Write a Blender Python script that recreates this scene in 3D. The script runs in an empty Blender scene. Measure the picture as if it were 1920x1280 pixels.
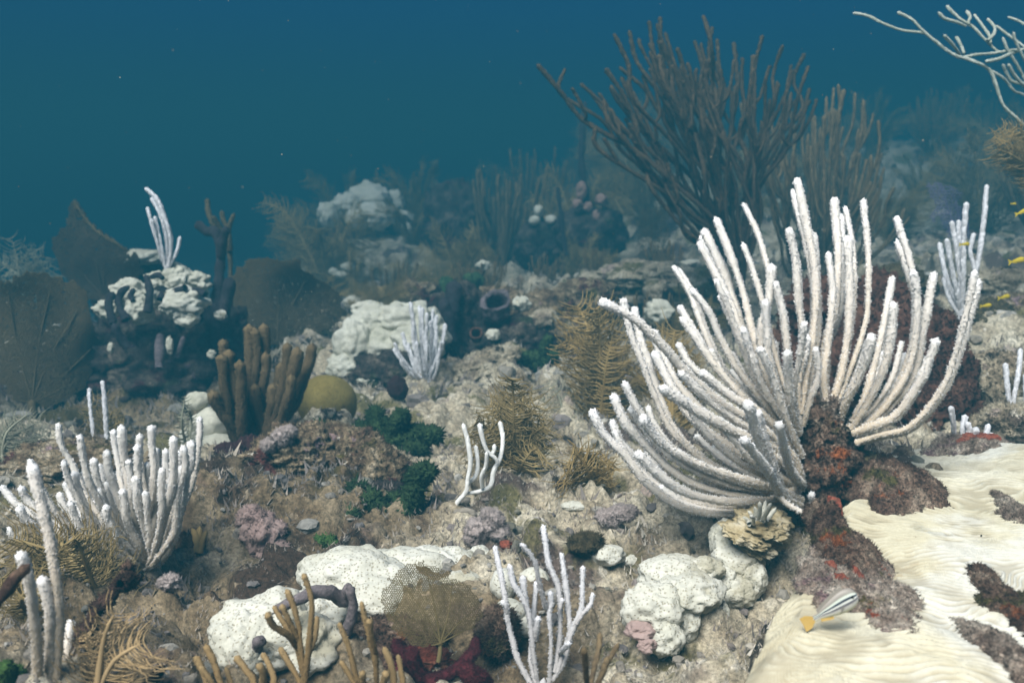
import bpy, bmesh, math, random
import numpy as np
from mathutils import Vector

sc = bpy.context.scene
COL = sc.collection
R = math.radians

# ------------------------------------------------------------------ camera
F, PITCH = 1844.0, R(9.5)          # focal length in pixels of the 1920 px photograph, downward tilt
cam = bpy.data.cameras.new("camera")
cam.sensor_width = 36.0
cam.lens = F / 1920 * 36
cam.clip_start = 0.02
cam.clip_end = 300
cam.dof.use_dof = True
cam.dof.focus_distance = 0.98
cam.dof.aperture_fstop = 9.0
camo = bpy.data.objects.new("camera", cam)
COL.objects.link(camo)
camo.location = (0, 0, 0)
camo.rotation_euler = (R(90) - PITCH, 0, 0)
sc.camera = camo

# ------------------------------------------------------------------ light
SUN_TO = Vector((-0.30, -0.62, 0.90)).normalized()
world = bpy.data.worlds.new("World")
sc.world = world
world.use_nodes = True
wn, wl = world.node_tree.nodes, world.node_tree.links
wn.clear()
wo = wn.new("ShaderNodeOutputWorld")
bg = wn.new("ShaderNodeBackground")
sky = wn.new("ShaderNodeTexSky")
sky.sky_type = 'NISHITA'
sky.sun_disc = False
sky.sun_elevation = math.asin(SUN_TO.z)
sky.sun_rotation = math.atan2(SUN_TO.x, SUN_TO.y)
# daylight filtered by the water above and around: each colour is absorbed along the slant path to the surface
geo = wn.new("ShaderNodeNewGeometry")
sep = wn.new("ShaderNodeSeparateXYZ")
wl.new(geo.outputs["Incoming"], sep.inputs[0])
up = wn.new("ShaderNodeMath"); up.operation = 'MULTIPLY'; up.inputs[1].default_value = -1
wl.new(sep.outputs["Z"], up.inputs[0])
ad = wn.new("ShaderNodeMath"); ad.operation = 'MAXIMUM'; ad.inputs[1].default_value = 0.0
wl.new(up.outputs[0], ad.inputs[0])
ad2 = wn.new("ShaderNodeMath"); ad2.operation = 'ADD'; ad2.inputs[1].default_value = 0.40
wl.new(ad.outputs[0], ad2.inputs[0])
chans = []
for k in (3.2, 1.72, 1.20):        # absorption of red, green, blue over the water depth
    dv = wn.new("ShaderNodeMath"); dv.operation = 'DIVIDE'; dv.inputs[0].default_value = -k
    wl.new(ad2.outputs[0], dv.inputs[1])
    ex = wn.new("ShaderNodeMath"); ex.operation = 'EXPONENT'
    wl.new(dv.outputs[0], ex.inputs[0])
    chans.append(ex)
comb = wn.new("ShaderNodeCombineXYZ")
for i, c in enumerate(chans):
    wl.new(c.outputs[0], comb.inputs[i])
mul = wn.new("ShaderNodeMix"); mul.data_type = 'RGBA'; mul.blend_type = 'MULTIPLY'
mul.inputs["Factor"].default_value = 1
wl.new(sky.outputs[0], mul.inputs[6]); wl.new(comb.outputs[0], mul.inputs[7])
wl.new(mul.outputs[2], bg.inputs[0])
bg.inputs[1].default_value = 0.105
wl.new(bg.outputs[0], wo.inputs[0])

sl = bpy.data.lights.new("sun", 'SUN')
sl.energy = 4.8
sl.angle = R(34)
sl.color = (1.0, 0.91, 0.81)
so = bpy.data.objects.new("sun", sl)
COL.objects.link(so)
so.rotation_euler = SUN_TO.to_track_quat('Z', 'Y').to_euler()

sc.view_settings.view_transform = 'Standard'
sc.view_settings.look = 'None'
sc.view_settings.exposure = 1.66
sc.view_settings.gamma = 1
sc.view_settings.use_curve_mapping = False
cy = sc.cycles
cy.max_bounces = 5; cy.diffuse_bounces = 3; cy.glossy_bounces = 1
cy.transmission_bounces = 2; cy.transparent_max_bounces = 4; cy.volume_bounces = 1
cy.use_denoising = True
cy.caustics_reflective = False; cy.caustics_refractive = False

# ------------------------------------------------------------------ numeric helpers
SP, CP = math.sin(PITCH), math.cos(PITCH)
def P(u, v, d):
    """point seen at pixel (u, v) of the 1920x1280 photograph at distance d along the view axis"""
    a, b = (u - 960) / F, -(v - 640) / F
    return np.array([d * a, d * (CP + SP * b), d * (-SP + CP * b)])

def _h(ix, iy, iz, seed):
    m = np.uint32
    h = (ix.astype(np.int64).astype(m) * m(374761393)) ^ (iy.astype(np.int64).astype(m) * m(668265263)) ^ (iz.astype(np.int64).astype(m) * m(2147483647 - 5912)) ^ m((seed * 974711 + 12345) & 0xffffffff)
    h = (h ^ (h >> m(13))) * m(1274126177)
    h = (h ^ (h >> m(16))) * m(2246822519)
    h = h ^ (h >> m(15))
    return h.astype(np.float64) / 4294967295.0

def vn(p, seed=0):
    """value noise in [-1, 1] at points p (N, 3)"""
    p = np.asarray(p, float)
    f = np.floor(p); t = p - f
    t = t * t * t * (t * (t * 6 - 15) + 10)
    i = f.astype(np.int64)
    x, y, z = i[:, 0], i[:, 1], i[:, 2]
    tx, ty, tz = t[:, 0], t[:, 1], t[:, 2]
    def c(a, b, e): return _h(x + a, y + b, z + e, seed)
    x00 = c(0,0,0) * (1-tx) + c(1,0,0) * tx
    x10 = c(0,1,0) * (1-tx) + c(1,1,0) * tx
    x01 = c(0,0,1) * (1-tx) + c(1,0,1) * tx
    x11 = c(0,1,1) * (1-tx) + c(1,1,1) * tx
    return 2 * ((x00 * (1-ty) + x10 * ty) * (1-tz) + (x01 * (1-ty) + x11 * ty) * tz) - 1

def fbm(p, octv=4, seed=0, gain=0.5, billow=False):
    s, a, n = 0, 1.0, 0
    p = np.asarray(p, float)
    for k in range(octv):
        q = vn(p * (2.03 ** k) + 17.3 * k, seed + k)
        if billow: q = np.abs(q) * 2 - 0.6
        s = s + a * q; n += a; a *= gain
    return s / n

def worley(p, seed=0):
    p = np.asarray(p, float)
    f = np.floor(p).astype(np.int64)
    f1 = np.full(len(p), 9.0); f2 = np.full(len(p), 9.0)
    for a in (-1, 0, 1):
        for b in (-1, 0, 1):
            for c in (-1, 0, 1):
                q = f + np.array([a, b, c])
                o = np.stack([_h(q[:, 0], q[:, 1], q[:, 2], seed + s) for s in (1, 2, 3)], 1)
                d = np.linalg.norm(q + o - p, axis=1)
                f2 = np.minimum(f2, np.maximum(f1, d)); f1 = np.minimum(f1, d)
    return f1, f2

def sig(t): return 1 / (1 + np.exp(-np.clip(t, -40, 40)))
def G(dx, dy, sx, sy): return np.exp(-(dx / sx) ** 2 - (dy / sy) ** 2)

def ground(x, y, fine=True):
    x = np.asarray(x, float); y = np.asarray(y, float)
    z = np.full(x.shape, -0.405)
    z = z + 0.13 * sig((x - 0.62) / 0.10) * sig((y - 0.8) / 0.15)
    z = z + 0.10 * G(x - 0.12, y - 2.95, 0.42, 0.30)
    z = z - 0.07 * G(x + 0.80, y - 1.85, 0.45, 0.32)
    z = z + 0.05 * G(x + 0.37, y - 0.60, 0.13, 0.16)
    z = z + 0.09 * G(x - 0.36, y - 1.05, 0.16, 0.16)
    z = z + 0.55 * sig((x - 0.5) / 1.0) * sig((y - 4.8) / 0.7)
    z = z - 0.75 * sig((-x - 1.5) / 0.8) * sig((y - 3.4) / 0.5) + 0.20 * G(x + 0.72, y - 4.7, 0.55, 0.6) + 0.10 * G(x - 0.3, y - 4.6, 0.9, 0.8)
    q = np.stack([x, y, x * 0], 1)
    far = sig((y - 4.0) / 0.8)
    z = z + (0.030 + 0.10 * far) * fbm(q * 2.1, 2, 3)
    z = z + 0.030 * fbm(q * 6.0, 2, 11)
    z = z + 0.034 * fbm(q * 13.0, 2, 21, billow=True)
    z = z + 0.05 * G(x + 0.36, y - 1.16, 0.16, 0.13)
    if fine:
        z = z + 0.016 * fbm(q * 34.0, 3, 31, billow=True)
        f1, f2 = worley(q * 26.0, 5)
        z = z + 0.012 * np.clip(0.55 - f1, 0, 1) * (vn(q * 9, 77) > 0.0)
    return z

def brown_turf(x, y):
    """cover of dark brown turf on the reef floor, 0 to 1"""
    q = np.stack([x, y, x * 0], 1)
    g = 1.0 * G(x + 0.33, y - 1.12, 0.26, 0.26) + 0.8 * G(x + 0.35, y - 0.75, 0.22, 0.16) + 0.9 * G(x - 0.32, y - 0.92, 0.14, 0.22) + 0.8 * G(x + 0.8, y - 1.9, 0.6, 0.5) + 0.5 * G(x, y - 2.5, 0.5, 0.35) + 0.7 * G(x + 0.10, y - 0.82, 0.22, 0.12)
    return np.clip(g + 0.55 * fbm(q * 9, 3, 91) - 0.12, 0, 1)

def hit(u, v, lo=0.4, hi=14):
    """distance along the view axis at which pixel (u, v) meets the seabed"""
    d = lo * (hi / lo) ** np.linspace(0, 1, 1500)
    a, b = (u - 960) / F, -(v - 640) / F
    z = d * (-SP + CP * b)
    g = ground(d * a, d * (CP + SP * b))
    k = np.nonzero(z < g)[0]
    return d[k[0]] if len(k) else hi

# ------------------------------------------------------------------ mesh helpers
def mesh_from(name, V, Fa, attrs=None, smooth=True):
    V = np.ascontiguousarray(V, dtype=np.float32)
    me = bpy.data.meshes.new(name)
    Fs = Fa if isinstance(Fa, list) else [Fa]
    Fs = [np.asarray(f, dtype=np.int32) for f in Fs if len(f)]
    me.vertices.add(len(V)); me.vertices.foreach_set("co", V.ravel())
    loops = np.concatenate([f.ravel() for f in Fs])
    tot = np.concatenate([np.full(len(f), f.shape[1], np.int32) for f in Fs])
    st = np.concatenate([[0], np.cumsum(tot)[:-1]]).astype(np.int32)
    me.loops.add(len(loops)); me.loops.foreach_set("vertex_index", loops)
    me.polygons.add(len(tot)); me.polygons.foreach_set("loop_start", st)
    me.polygons.foreach_set("loop_total", tot)
    me.polygons.foreach_set("use_smooth", np.full(len(tot), smooth))
    for k, a in (attrs or {}).items():
        a = np.asarray(a, np.float32)
        if a.ndim == 1:
            me.attributes.new(k, 'FLOAT', 'POINT').data.foreach_set("value", a)
        else:
            me.attributes.new(k, 'FLOAT_COLOR', 'POINT').data.foreach_set("color", a.ravel())
    me.update(calc_edges=True)
    return me

def thing(name, label, cat, loc, group=None):
    o = bpy.data.objects.new(name, None)
    o.empty_display_size = 0.02
    COL.objects.link(o); o.location = [float(c) for c in loc]
    o["label"] = label; o["category"] = cat
    if group: o["group"] = group
    return o

def put(name, V, Fa, mat, parent=None, origin=(0, 0, 0), attrs=None, smooth=True, label=None, cat=None, group=None, kind=None):
    """one mesh object; V in world space. With a thing as parent the vertices become local to it."""
    p = parent
    root = np.array(parent.location) if parent is not None and parent.parent is None else None
    if parent is not None:
        o0 = np.array(parent["o"]) if "o" in parent else np.array(parent.location)
    else:
        o0 = np.array(origin, float)
    me = mesh_from(name, np.asarray(V) - o0, Fa, attrs, smooth)
    me.materials.append(mat)
    o = bpy.data.objects.new(name, me)
    COL.objects.link(o)
    if parent is not None: o.parent = parent
    else: o.location = [float(c) for c in o0]
    if label: o["label"] = label
    if cat: o["category"] = cat
    if group: o["group"] = group
    if kind: o["kind"] = kind
    return o

def subput(name, V, Fa, mat, part, attrs=None, smooth=True):
    root = part.parent if part.parent is not None else part
    o0 = np.array(root.location)
    me = mesh_from(name, np.asarray(V) - o0, Fa, attrs, smooth)
    me.materials.append(mat)
    o = bpy.data.objects.new(name, me)
    COL.objects.link(o); o.parent = part
    return o

def catmull(ctrl, n=14):
    c = np.asarray(ctrl, float)
    if len(c) == 2: return c[0] + (c[1] - c[0]) * np.linspace(0, 1, n)[:, None]
    c = np.vstack([2 * c[0] - c[1], c, 2 * c[-1] - c[-2]])
    out = []
    t = np.linspace(0, 1, n, endpoint=False)[:, None]
    for i in range(1, len(c) - 2):
        p0, p1, p2, p3 = c[i-1], c[i], c[i+1], c[i+2]
        out.append(0.5 * ((2*p1) + (-p0+p2)*t + (2*p0-5*p1+4*p2-p3)*t**2 + (-p0+3*p1-3*p2+p3)*t**3))
    out.append(c[-2][None])
    return np.vstack(out)

def resample(ctrl, step):
    q = catmull(ctrl)
    s = np.concatenate([[0], np.cumsum(np.linalg.norm(np.diff(q, axis=0), axis=1))])
    n = max(6, int(s[-1] / step) + 1)
    t = np.linspace(0, s[-1], n)
    return np.stack([np.interp(t, s, q[:, k]) for k in range(3)], 1), t, s[-1]

def frames(p):
    t = np.gradient(p, axis=0); t /= np.linalg.norm(t, axis=1)[:, None] + 1e-12
    m = np.abs(t).mean(0); ref = np.zeros(3); ref[np.argmin(m)] = 1
    n = np.cross(t, ref); n /= np.linalg.norm(n, axis=1)[:, None] + 1e-12
    return t, n, np.cross(t, n)

def tube(ctrl, r, seg=14, step=0.0016, spike=0.0, lump=0.0, lfreq=60.0, seed=0, taper=(0.85, 1.0), tip=1.0, tipspike=True):
    """round-ended tube; ctrl runs from the base to the tip. Returns V, faces, c (1 on polyps, 0 between), t along"""
    rng = np.random.default_rng(seed)
    p, s, L = resample(ctrl, step)
    n = len(p)
    t, a, b = frames(p)
    u = s / L
    rad = r * (taper[0] + (taper[1] - taper[0]) * u)
    e = np.clip((L - s) / (r * tip), 0, 1)
    rad = rad * np.sqrt(np.clip(1 - (1 - e) ** 2, 0.02, 1))
    rad = rad * (1 + 0.06 * np.sin(s * 90 + seed) + 0.07 * np.sin(s * 37 + seed * 1.7))
    ang = np.linspace(0, 2 * np.pi, seg, endpoint=False)
    d = a[:, None, :] * np.cos(ang)[None, :, None] + b[:, None, :] * np.sin(ang)[None, :, None]
    rr = np.repeat(rad[:, None], seg, 1)
    c = np.zeros((n, seg)); push = np.zeros((n, seg))
    if spike > 0:
        m = (rng.random((n, seg)) < 0.40).astype(float)
        k = rng.uniform(0.3, 1.0, m.shape) * (0.5 + 0.5 * np.clip(s / (6 * r), 0, 1))[:, None]
        rr = rr + r * spike * m * k + r * spike * 0.12 * rng.standard_normal(m.shape)
        push = m * k * step * 1.4 + rng.uniform(-0.4, 0.4, m.shape) * step
        push[-2:] = 0
        c = np.where(m > 0, 0.7 + 0.3 * k, 0.42)
        c = np.maximum(c, np.clip(1 - (L - s) / (1.2 * r), 0, 1)[:, None])
        ang2 = rng.uniform(-0.3, 0.3, m.shape) * (2 * np.pi / seg)
        d = d + np.cross(np.broadcast_to(t[:, None, :], d.shape), d) * ang2[:, :, None]
    V = p[:, None, :] + d * rr[:, :, None] + t[:, None, :] * push[:, :, None]
    if lump > 0:
        q = V.reshape(-1, 3)
        nz = fbm(q * lfreq, 3, seed + 5)
        V = V + d * (r * lump * nz).reshape(n, seg)[:, :, None]
    V = V.reshape(-1, 3)
    idx = np.arange(n * seg).reshape(n, seg)
    nx = np.roll(idx, -1, 1)
    Q = np.stack([idx[:-1], nx[:-1], nx[1:], idx[1:]], -1).reshape(-1, 4)
    V = np.vstack([V, p[-1] + t[-1] * r * 0.12])
    k = len(V) - 1
    T = np.stack([idx[-1], nx[-1], np.full(seg, k)], 1)
    c = np.append(c.ravel(), 1.0)
    tt = np.append(np.repeat(u, seg), 1.0)
    return V, [Q, T], c, tt

def sticks(p0, p1, r0, r1, sides=3):
    """separate thin prisms between point arrays p0 and p1"""
    p0 = np.asarray(p0); p1 = np.asarray(p1); n = len(p0)
    t = p1 - p0; t = t / (np.linalg.norm(t, axis=1)[:, None] + 1e-12)
    ref = np.where(np.abs(t[:, 2:3]) < 0.8, np.array([[0, 0, 1.0]]), np.array([[1.0, 0, 0]]))
    a = np.cross(t, ref); a /= np.linalg.norm(a, axis=1)[:, None] + 1e-12
    b = np.cross(t, a)
    r0 = np.broadcast_to(np.asarray(r0, float), (n,)); r1 = np.broadcast_to(np.asarray(r1, float), (n,))
    V = np.zeros((n, 2 * sides, 3))
    for k in range(sides):
        w = 2 * np.pi * k / sides
        d = a * math.cos(w) + b * math.sin(w)
        V[:, k] = p0 + d * r0[:, None]
        V[:, sides + k] = p1 + d * r1[:, None]
    base = (np.arange(n) * 2 * sides)[:, None]
    Q = [np.concatenate([base + k, base + (k + 1) % sides, base + sides + (k + 1) % sides, base + sides + k], 1) for k in range(sides)]
    return V.reshape(-1, 3), np.vstack(Q)

def fuzz(V, Fl, n, hgt, wid, seed=0, lean=0.5, c0=0.45, sides=3, drift=None):
    """n tiny pointed polyps / blades spread over a surface. Returns V, faces (both with the surface kept), c"""
    rng = np.random.default_rng(seed + 991)
    Fl = Fl if isinstance(Fl, list) else [Fl]
    T = np.vstack([f if f.shape[1] == 3 else np.vstack([f[:, [0, 1, 2]], f[:, [0, 2, 3]]]) for f in Fl])
    A, B, C = V[T[:, 0]], V[T[:, 1]], V[T[:, 2]]
    nr = np.cross(B - A, C - A); ar = np.linalg.norm(nr, axis=1); nr = nr / (ar[:, None] + 1e-15)
    i = rng.choice(len(T), n, p=ar / ar.sum())
    a, b = rng.random(n), rng.random(n); fl = a + b > 1; a[fl], b[fl] = 1 - a[fl], 1 - b[fl]
    p = A[i] + (B - A)[i] * a[:, None] + (C - A)[i] * b[:, None]
    d = nr[i] + rng.normal(0, lean, (n, 3))
    if drift is not None: d = d + np.asarray(drift)
    d /= np.linalg.norm(d, axis=1)[:, None]
    ref = rng.normal(0, 1, (n, 3)); x = np.cross(d, ref); x /= np.linalg.norm(x, axis=1)[:, None] + 1e-12; y = np.cross(d, x)
    hh = hgt * rng.uniform(0.5, 1.25, n); ww = wid * rng.uniform(0.7, 1.3, n)
    W = np.zeros((n, sides + 1, 3))
    for k in range(sides):
        w = 2 * np.pi * k / sides
        W[:, k] = p - d * (0.2 * hh)[:, None] + (x * math.cos(w) + y * math.sin(w)) * ww[:, None]
    W[:, sides] = p + d * hh[:, None]
    o0 = len(V) + np.arange(n)[:, None] * (sides + 1)
    FT = np.vstack([np.concatenate([o0 + k, o0 + (k + 1) % sides, o0 + sides], 1) for k in range(sides)])
    c = np.ones((n, sides + 1)); c[:, :sides] = c0
    return np.vstack([V, W.reshape(-1, 3)]), Fl + [FT], c.ravel(), np.repeat(i, sides + 1), T

def polyped(V, Fq, tt, n, hgt, wid, seed, drift=None):
    W, FF, c, own, T = fuzz(V, Fq, n, hgt, wid, seed, 0.35, 0.45, 3, drift)
    t2 = np.append(tt, tt[T[own, 0]])
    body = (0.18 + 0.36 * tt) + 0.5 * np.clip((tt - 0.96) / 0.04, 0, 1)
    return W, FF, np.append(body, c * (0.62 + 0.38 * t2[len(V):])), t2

_ico = {}
def ico(sub):
    if sub not in _ico:
        bm = bmesh.new(); bmesh.ops.create_icosphere(bm, subdivisions=sub, radius=1)
        _ico[sub] = (np.array([v.co[:] for v in bm.verts]), np.array([[v.index for v in f.verts] for f in bm.faces]))
        bm.free()
    return _ico[sub]

def lumpmesh(c, rad, seed=0, amp=0.25, freq=1.6, sub=5, rough=0.0, rfreq=8, lobes=0.0, lfreq=2.0, rot=None, flat=None, rim=False):
    D, T = ico(sub)
    q = D + seed * 3.17
    k = 1 + amp * fbm(q * freq, 3, seed)
    if lobes:
        f1, f2 = worley(q * lfreq, seed)
        k = k + lobes * (0.6 - f1)
    if rough:
        k = k + rough * fbm(q * rfreq, 4, seed + 9, 0.6, billow=True)
    V = D * k[:, None] * np.asarray(rad)
    if flat is not None:
        V[:, 2] = np.where(V[:, 2] < -flat, -flat + (V[:, 2] + flat) * 0.2, V[:, 2])
    if rot is not None:
        ca, sa = math.cos(rot[2]), math.sin(rot[2])
        cx, sx = math.cos(rot[0]), math.sin(rot[0]); cyy, syy = math.cos(rot[1]), math.sin(rot[1])
        Rx = np.array([[1,0,0],[0,cx,-sx],[0,sx,cx]]); Ry = np.array([[cyy,0,syy],[0,1,0],[-syy,0,cyy]]); Rz = np.array([[ca,-sa,0],[sa,ca,0],[0,0,1]])
        V = V @ (Rz @ Ry @ Rx).T
    return V + np.asarray(c), T

# ------------------------------------------------------------------ materials
def material(name, cols, scale=10, bump=0.4, bscale=90, rough=0.85, spots=(), attr=None, pits=None, vcol=None, hue=0.0, bdist=0.004, lohi=(0.33, 0.67), spec=0.2, mott=None, cover=None):
    m = bpy.data.materials.new(name); m.use_nodes = True
    N, Lk = m.node_tree.nodes, m.node_tree.links
    b = N["Principled BSDF"]
    b.inputs["Roughness"].default_value = rough
    b.inputs["Specular IOR Level"].default_value = spec
    tc = N.new("ShaderNodeTexCoord")
    co = tc.outputs["Object"]
    nz = N.new("ShaderNodeTexNoise"); nz.inputs["Scale"].default_value = scale
    nz.inputs["Detail"].default_value = 7; nz.inputs["Roughness"].default_value = 0.65
    Lk.new(co, nz.inputs["Vector"])
    rp = N.new("ShaderNodeValToRGB")
    e = rp.color_ramp.elements
    n = len(cols)
    while len(e) < n: e.new(0.5)
    for i, c in enumerate(cols):
        e[i].position = lohi[0] + (lohi[1] - lohi[0]) * (i / max(1, n - 1)); e[i].color = (*c, 1)
    Lk.new(nz.outputs["Fac"], rp.inputs[0])
    cur = rp.outputs[0]
    def mix(fac, A, B, mode='MIX'):
        x = N.new("ShaderNodeMix"); x.data_type = 'RGBA'; x.blend_type = mode
        if isinstance(fac, (int, float)): x.inputs[0].default_value = fac
        else: Lk.new(fac, x.inputs[0])
        if isinstance(A, tuple): x.inputs[6].default_value = (*A, 1)
        else: Lk.new(A, x.inputs[6])
        if isinstance(B, tuple): x.inputs[7].default_value = (*B, 1)
        else: Lk.new(B, x.inputs[7])
        return x.outputs[2]
    def rng(src, a, c):
        r_ = N.new("ShaderNodeMapRange"); r_.interpolation_type = 'SMOOTHSTEP'
        r_.inputs["From Min"].default_value = a; r_.inputs["From Max"].default_value = c
        Lk.new(src, r_.inputs["Value"]); return r_.outputs["Result"]
    for k, (colr, s_, th, soft) in enumerate(spots):
        z = N.new("ShaderNodeTexNoise"); z.inputs["Scale"].default_value = s_; z.inputs["Detail"].default_value = 5
        z.inputs["Roughness"].default_value = 0.6
        mp = N.new("ShaderNodeVectorMath"); mp.operation = 'ADD'; mp.inputs[1].default_value = (3.7 * k + 1, 9.1 * k, 5.3)
        Lk.new(co, mp.inputs[0]); Lk.new(mp.outputs[0], z.inputs["Vector"])
        cur = mix(rng(z.outputs["Fac"], th, th + soft), cur, colr)
    if mott:
        z = N.new("ShaderNodeTexNoise"); z.inputs["Scale"].default_value = mott[0]; z.inputs["Detail"].default_value = 6; z.inputs["Roughness"].default_value = 0.75
        Lk.new(co, z.inputs["Vector"])
        mr = N.new("ShaderNodeMapRange"); mr.inputs["From Min"].default_value = 0.34; mr.inputs["From Max"].default_value = 0.66
        mr.inputs["To Min"].default_value = 1 - mott[1]; mr.inputs["To Max"].default_value = 1 + mott[1]
        Lk.new(z.outputs["Fac"], mr.inputs["Value"])
        cb = N.new("ShaderNodeCombineXYZ")
        for q_ in range(3): Lk.new(mr.outputs["Result"], cb.inputs[q_])
        cur = mix(1.0, cur, cb.outputs[0], 'MULTIPLY')
    if cover:
        at = N.new("ShaderNodeAttribute"); at.attribute_name = "turf"
        dk = mix(1.0, cur, cover, 'MULTIPLY')
        cur = mix(rng(at.outputs["Fac"], 0.15, 0.75), cur, dk)
    if attr:
        an, low, pw = attr
        at = N.new("ShaderNodeAttribute"); at.attribute_name = an
        cur = mix(rng(at.outputs["Fac"], pw[0], pw[1]), low, cur)
    if vcol:
        at = N.new("ShaderNodeAttribute"); at.attribute_name = vcol
        cur = mix(0.85, cur, at.outputs["Color"], 'MULTIPLY')
    height = None
    if pits:
        colr, s_, size, depth = pits
        vo = N.new("ShaderNodeTexVoronoi"); vo.inputs["Scale"].default_value = s_
        Lk.new(co, vo.inputs["Vector"])
        mk = rng(vo.outputs["Distance"], size, size * 1.7)
        cur = mix(mk, colr, cur)
        height = (mk, depth)
    if hue:
        oi = N.new("ShaderNodeObjectInfo")
        hs = N.new("ShaderNodeHueSaturation")
        vv = N.new("ShaderNodeMapRange"); vv.inputs["To Min"].default_value = 1 - hue; vv.inputs["To Max"].default_value = 1 + hue
        Lk.new(oi.outputs["Random"], vv.inputs["Value"]); Lk.new(vv.outputs["Result"], hs.inputs["Value"])
        Lk.new(cur, hs.inputs["Color"]); cur = hs.outputs[0]
    Lk.new(cur, b.inputs["Base Color"])
    if bump or height:
        bn = N.new("ShaderNodeTexNoise"); bn.inputs["Scale"].default_value = bscale; bn.inputs["Detail"].default_value = 8
        bn.inputs["Roughness"].default_value = 0.7
        Lk.new(co, bn.inputs["Vector"])
        bp = N.new("ShaderNodeBump"); bp.inputs["Strength"].default_value = bump; bp.inputs["Distance"].default_value = bdist
        Lk.new(bn.outputs["Fac"], bp.inputs["Height"])
        last = bp
        if height:
            b2 = N.new("ShaderNodeBump"); b2.inputs["Strength"].default_value = height[1]; b2.inputs["Distance"].default_value = 0.0015
            Lk.new(height[0], b2.inputs["Height"]); Lk.new(bp.outputs[0], b2.inputs["Normal"]); last = b2
        Lk.new(last.outputs[0], b.inputs["Normal"])
    return m

M = {}
M['seabed'] = material("seabed_turf", cover=(0.50, 0.44, 0.37), mott=(210, 0.60), cols=[(0.16,0.12,0.085), (0.32,0.265,0.185), (0.48,0.42,0.31), (0.60,0.55,0.44)], scale=16, bump=0.9, bscale=150, rough=0.95,
    spots=[((0.11,0.08,0.065), 4.5, 0.54, 0.07), ((0.15,0.13,0.06), 6.5, 0.56, 0.07), ((0.34,0.27,0.23), 12, 0.63, 0.05),
           ((0.03,0.022,0.018), 9, 0.60, 0.06), ((0.60,0.55,0.46), 38, 0.62, 0.06), ((0.25,0.06,0.03), 21, 0.72, 0.03)], bdist=0.006)
M['rock'] = material("encrusted_rock", mott=(230, 0.75), cols=[(0.045,0.028,0.02), (0.13,0.088,0.055), (0.26,0.20,0.125), (0.46,0.39,0.285)], scale=28, bump=0.9, bscale=170, rough=0.95,
    spots=[((0.09,0.03,0.025), 11, 0.57, 0.06), ((0.11,0.09,0.03), 15, 0.60, 0.05), ((0.30,0.21,0.22), 20, 0.64, 0.05), ((0.55,0.5,0.42), 60, 0.66, 0.05)], bdist=0.006)
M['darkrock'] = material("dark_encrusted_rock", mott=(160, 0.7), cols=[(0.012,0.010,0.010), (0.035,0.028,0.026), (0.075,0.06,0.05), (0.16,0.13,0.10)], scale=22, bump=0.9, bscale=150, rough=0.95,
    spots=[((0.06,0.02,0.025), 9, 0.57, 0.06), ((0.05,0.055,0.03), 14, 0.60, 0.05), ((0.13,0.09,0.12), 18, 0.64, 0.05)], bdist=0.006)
M['patch'] = material("dead_coral_turf", mott=(380, 0.75), cols=[(0.09,0.06,0.05), (0.24,0.18,0.14), (0.40,0.33,0.27), (0.56,0.50,0.42)], scale=55, bump=1.0, bscale=260, rough=0.95,
    spots=[((0.22,0.14,0.14), 18, 0.56, 0.06), ((0.32,0.08,0.04), 24, 0.66, 0.03), ((0.14,0.11,0.03), 16, 0.62, 0.05)], bdist=0.005)
M['darkpatch'] = material("dark_red_turf", mott=(330, 0.75), cols=[(0.035,0.02,0.015), (0.11,0.065,0.045), (0.21,0.14,0.10), (0.36,0.28,0.21)], scale=50, bump=1.0, bscale=240, rough=0.95,
    spots=[((0.28,0.09,0.03), 20, 0.60, 0.05), ((0.10,0.085,0.03), 14, 0.60, 0.05)], bdist=0.006)
M['redcrust'] = material("red_crust", mott=(300, 0.6), cols=[(0.13,0.04,0.025), (0.24,0.065,0.038), (0.24,0.14,0.09)], scale=70, bump=0.8, bscale=260, rough=0.9)
POLYP = ("c", (0.46,0.375,0.27), (0.10, 0.78))
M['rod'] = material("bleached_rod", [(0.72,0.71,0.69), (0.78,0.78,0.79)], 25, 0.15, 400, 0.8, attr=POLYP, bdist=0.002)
M['rodblue'] = material("bleached_rod_cool", [(0.62,0.62,0.64), (0.74,0.74,0.77)], 25, 0.15, 400, 0.8, attr=("c", (0.36,0.34,0.33), (0.05, 0.75)), bdist=0.002)
M['rodsmooth'] = material("bleached_rod_smooth", [(0.72,0.72,0.69), (0.80,0.80,0.78)], 25, 0.3, 500, 0.8, attr=("c", (0.62,0.61,0.57), (0.05, 0.75)), bdist=0.002)
M['rodbrown'] = material("brown_rod", [(0.13,0.09,0.045), (0.19,0.14,0.075)], 30, 0.5, 500, 0.9, attr=("c", (0.05,0.032,0.017), (0.05, 0.8)), bdist=0.003)
M['rodtan'] = material("tan_rod", [(0.27,0.185,0.085), (0.34,0.25,0.13)], 30, 0.4, 500, 0.9, attr=("c", (0.17,0.11,0.045), (0.05, 0.8)), bdist=0.002)
M['roddark'] = material("dark_rod", [(0.042,0.026,0.012), (0.090,0.060,0.032)], 14, 0.5, 260, 0.9, attr=("c", (0.026,0.018,0.015), (0.05, 0.8)), bdist=0.004)
M['rodgrey'] = material("grey_brown_rod", [(0.13,0.09,0.045), (0.21,0.155,0.085)], 12, 0.5, 260, 0.9, attr=("c", (0.06,0.042,0.026), (0.05, 0.8)), bdist=0.004)
M['rodpale'] = material("pale_green_rod", [(0.36,0.39,0.34), (0.47,0.49,0.44)], 20, 0.4, 300, 0.9, attr=("c", (0.25,0.26,0.19), (0.05, 0.8)), bdist=0.003)
M['plume'] = material("golden_plume", [(0.27,0.185,0.070), (0.38,0.275,0.12)], 20, 0.0, rough=0.9, hue=0.15)
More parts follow.
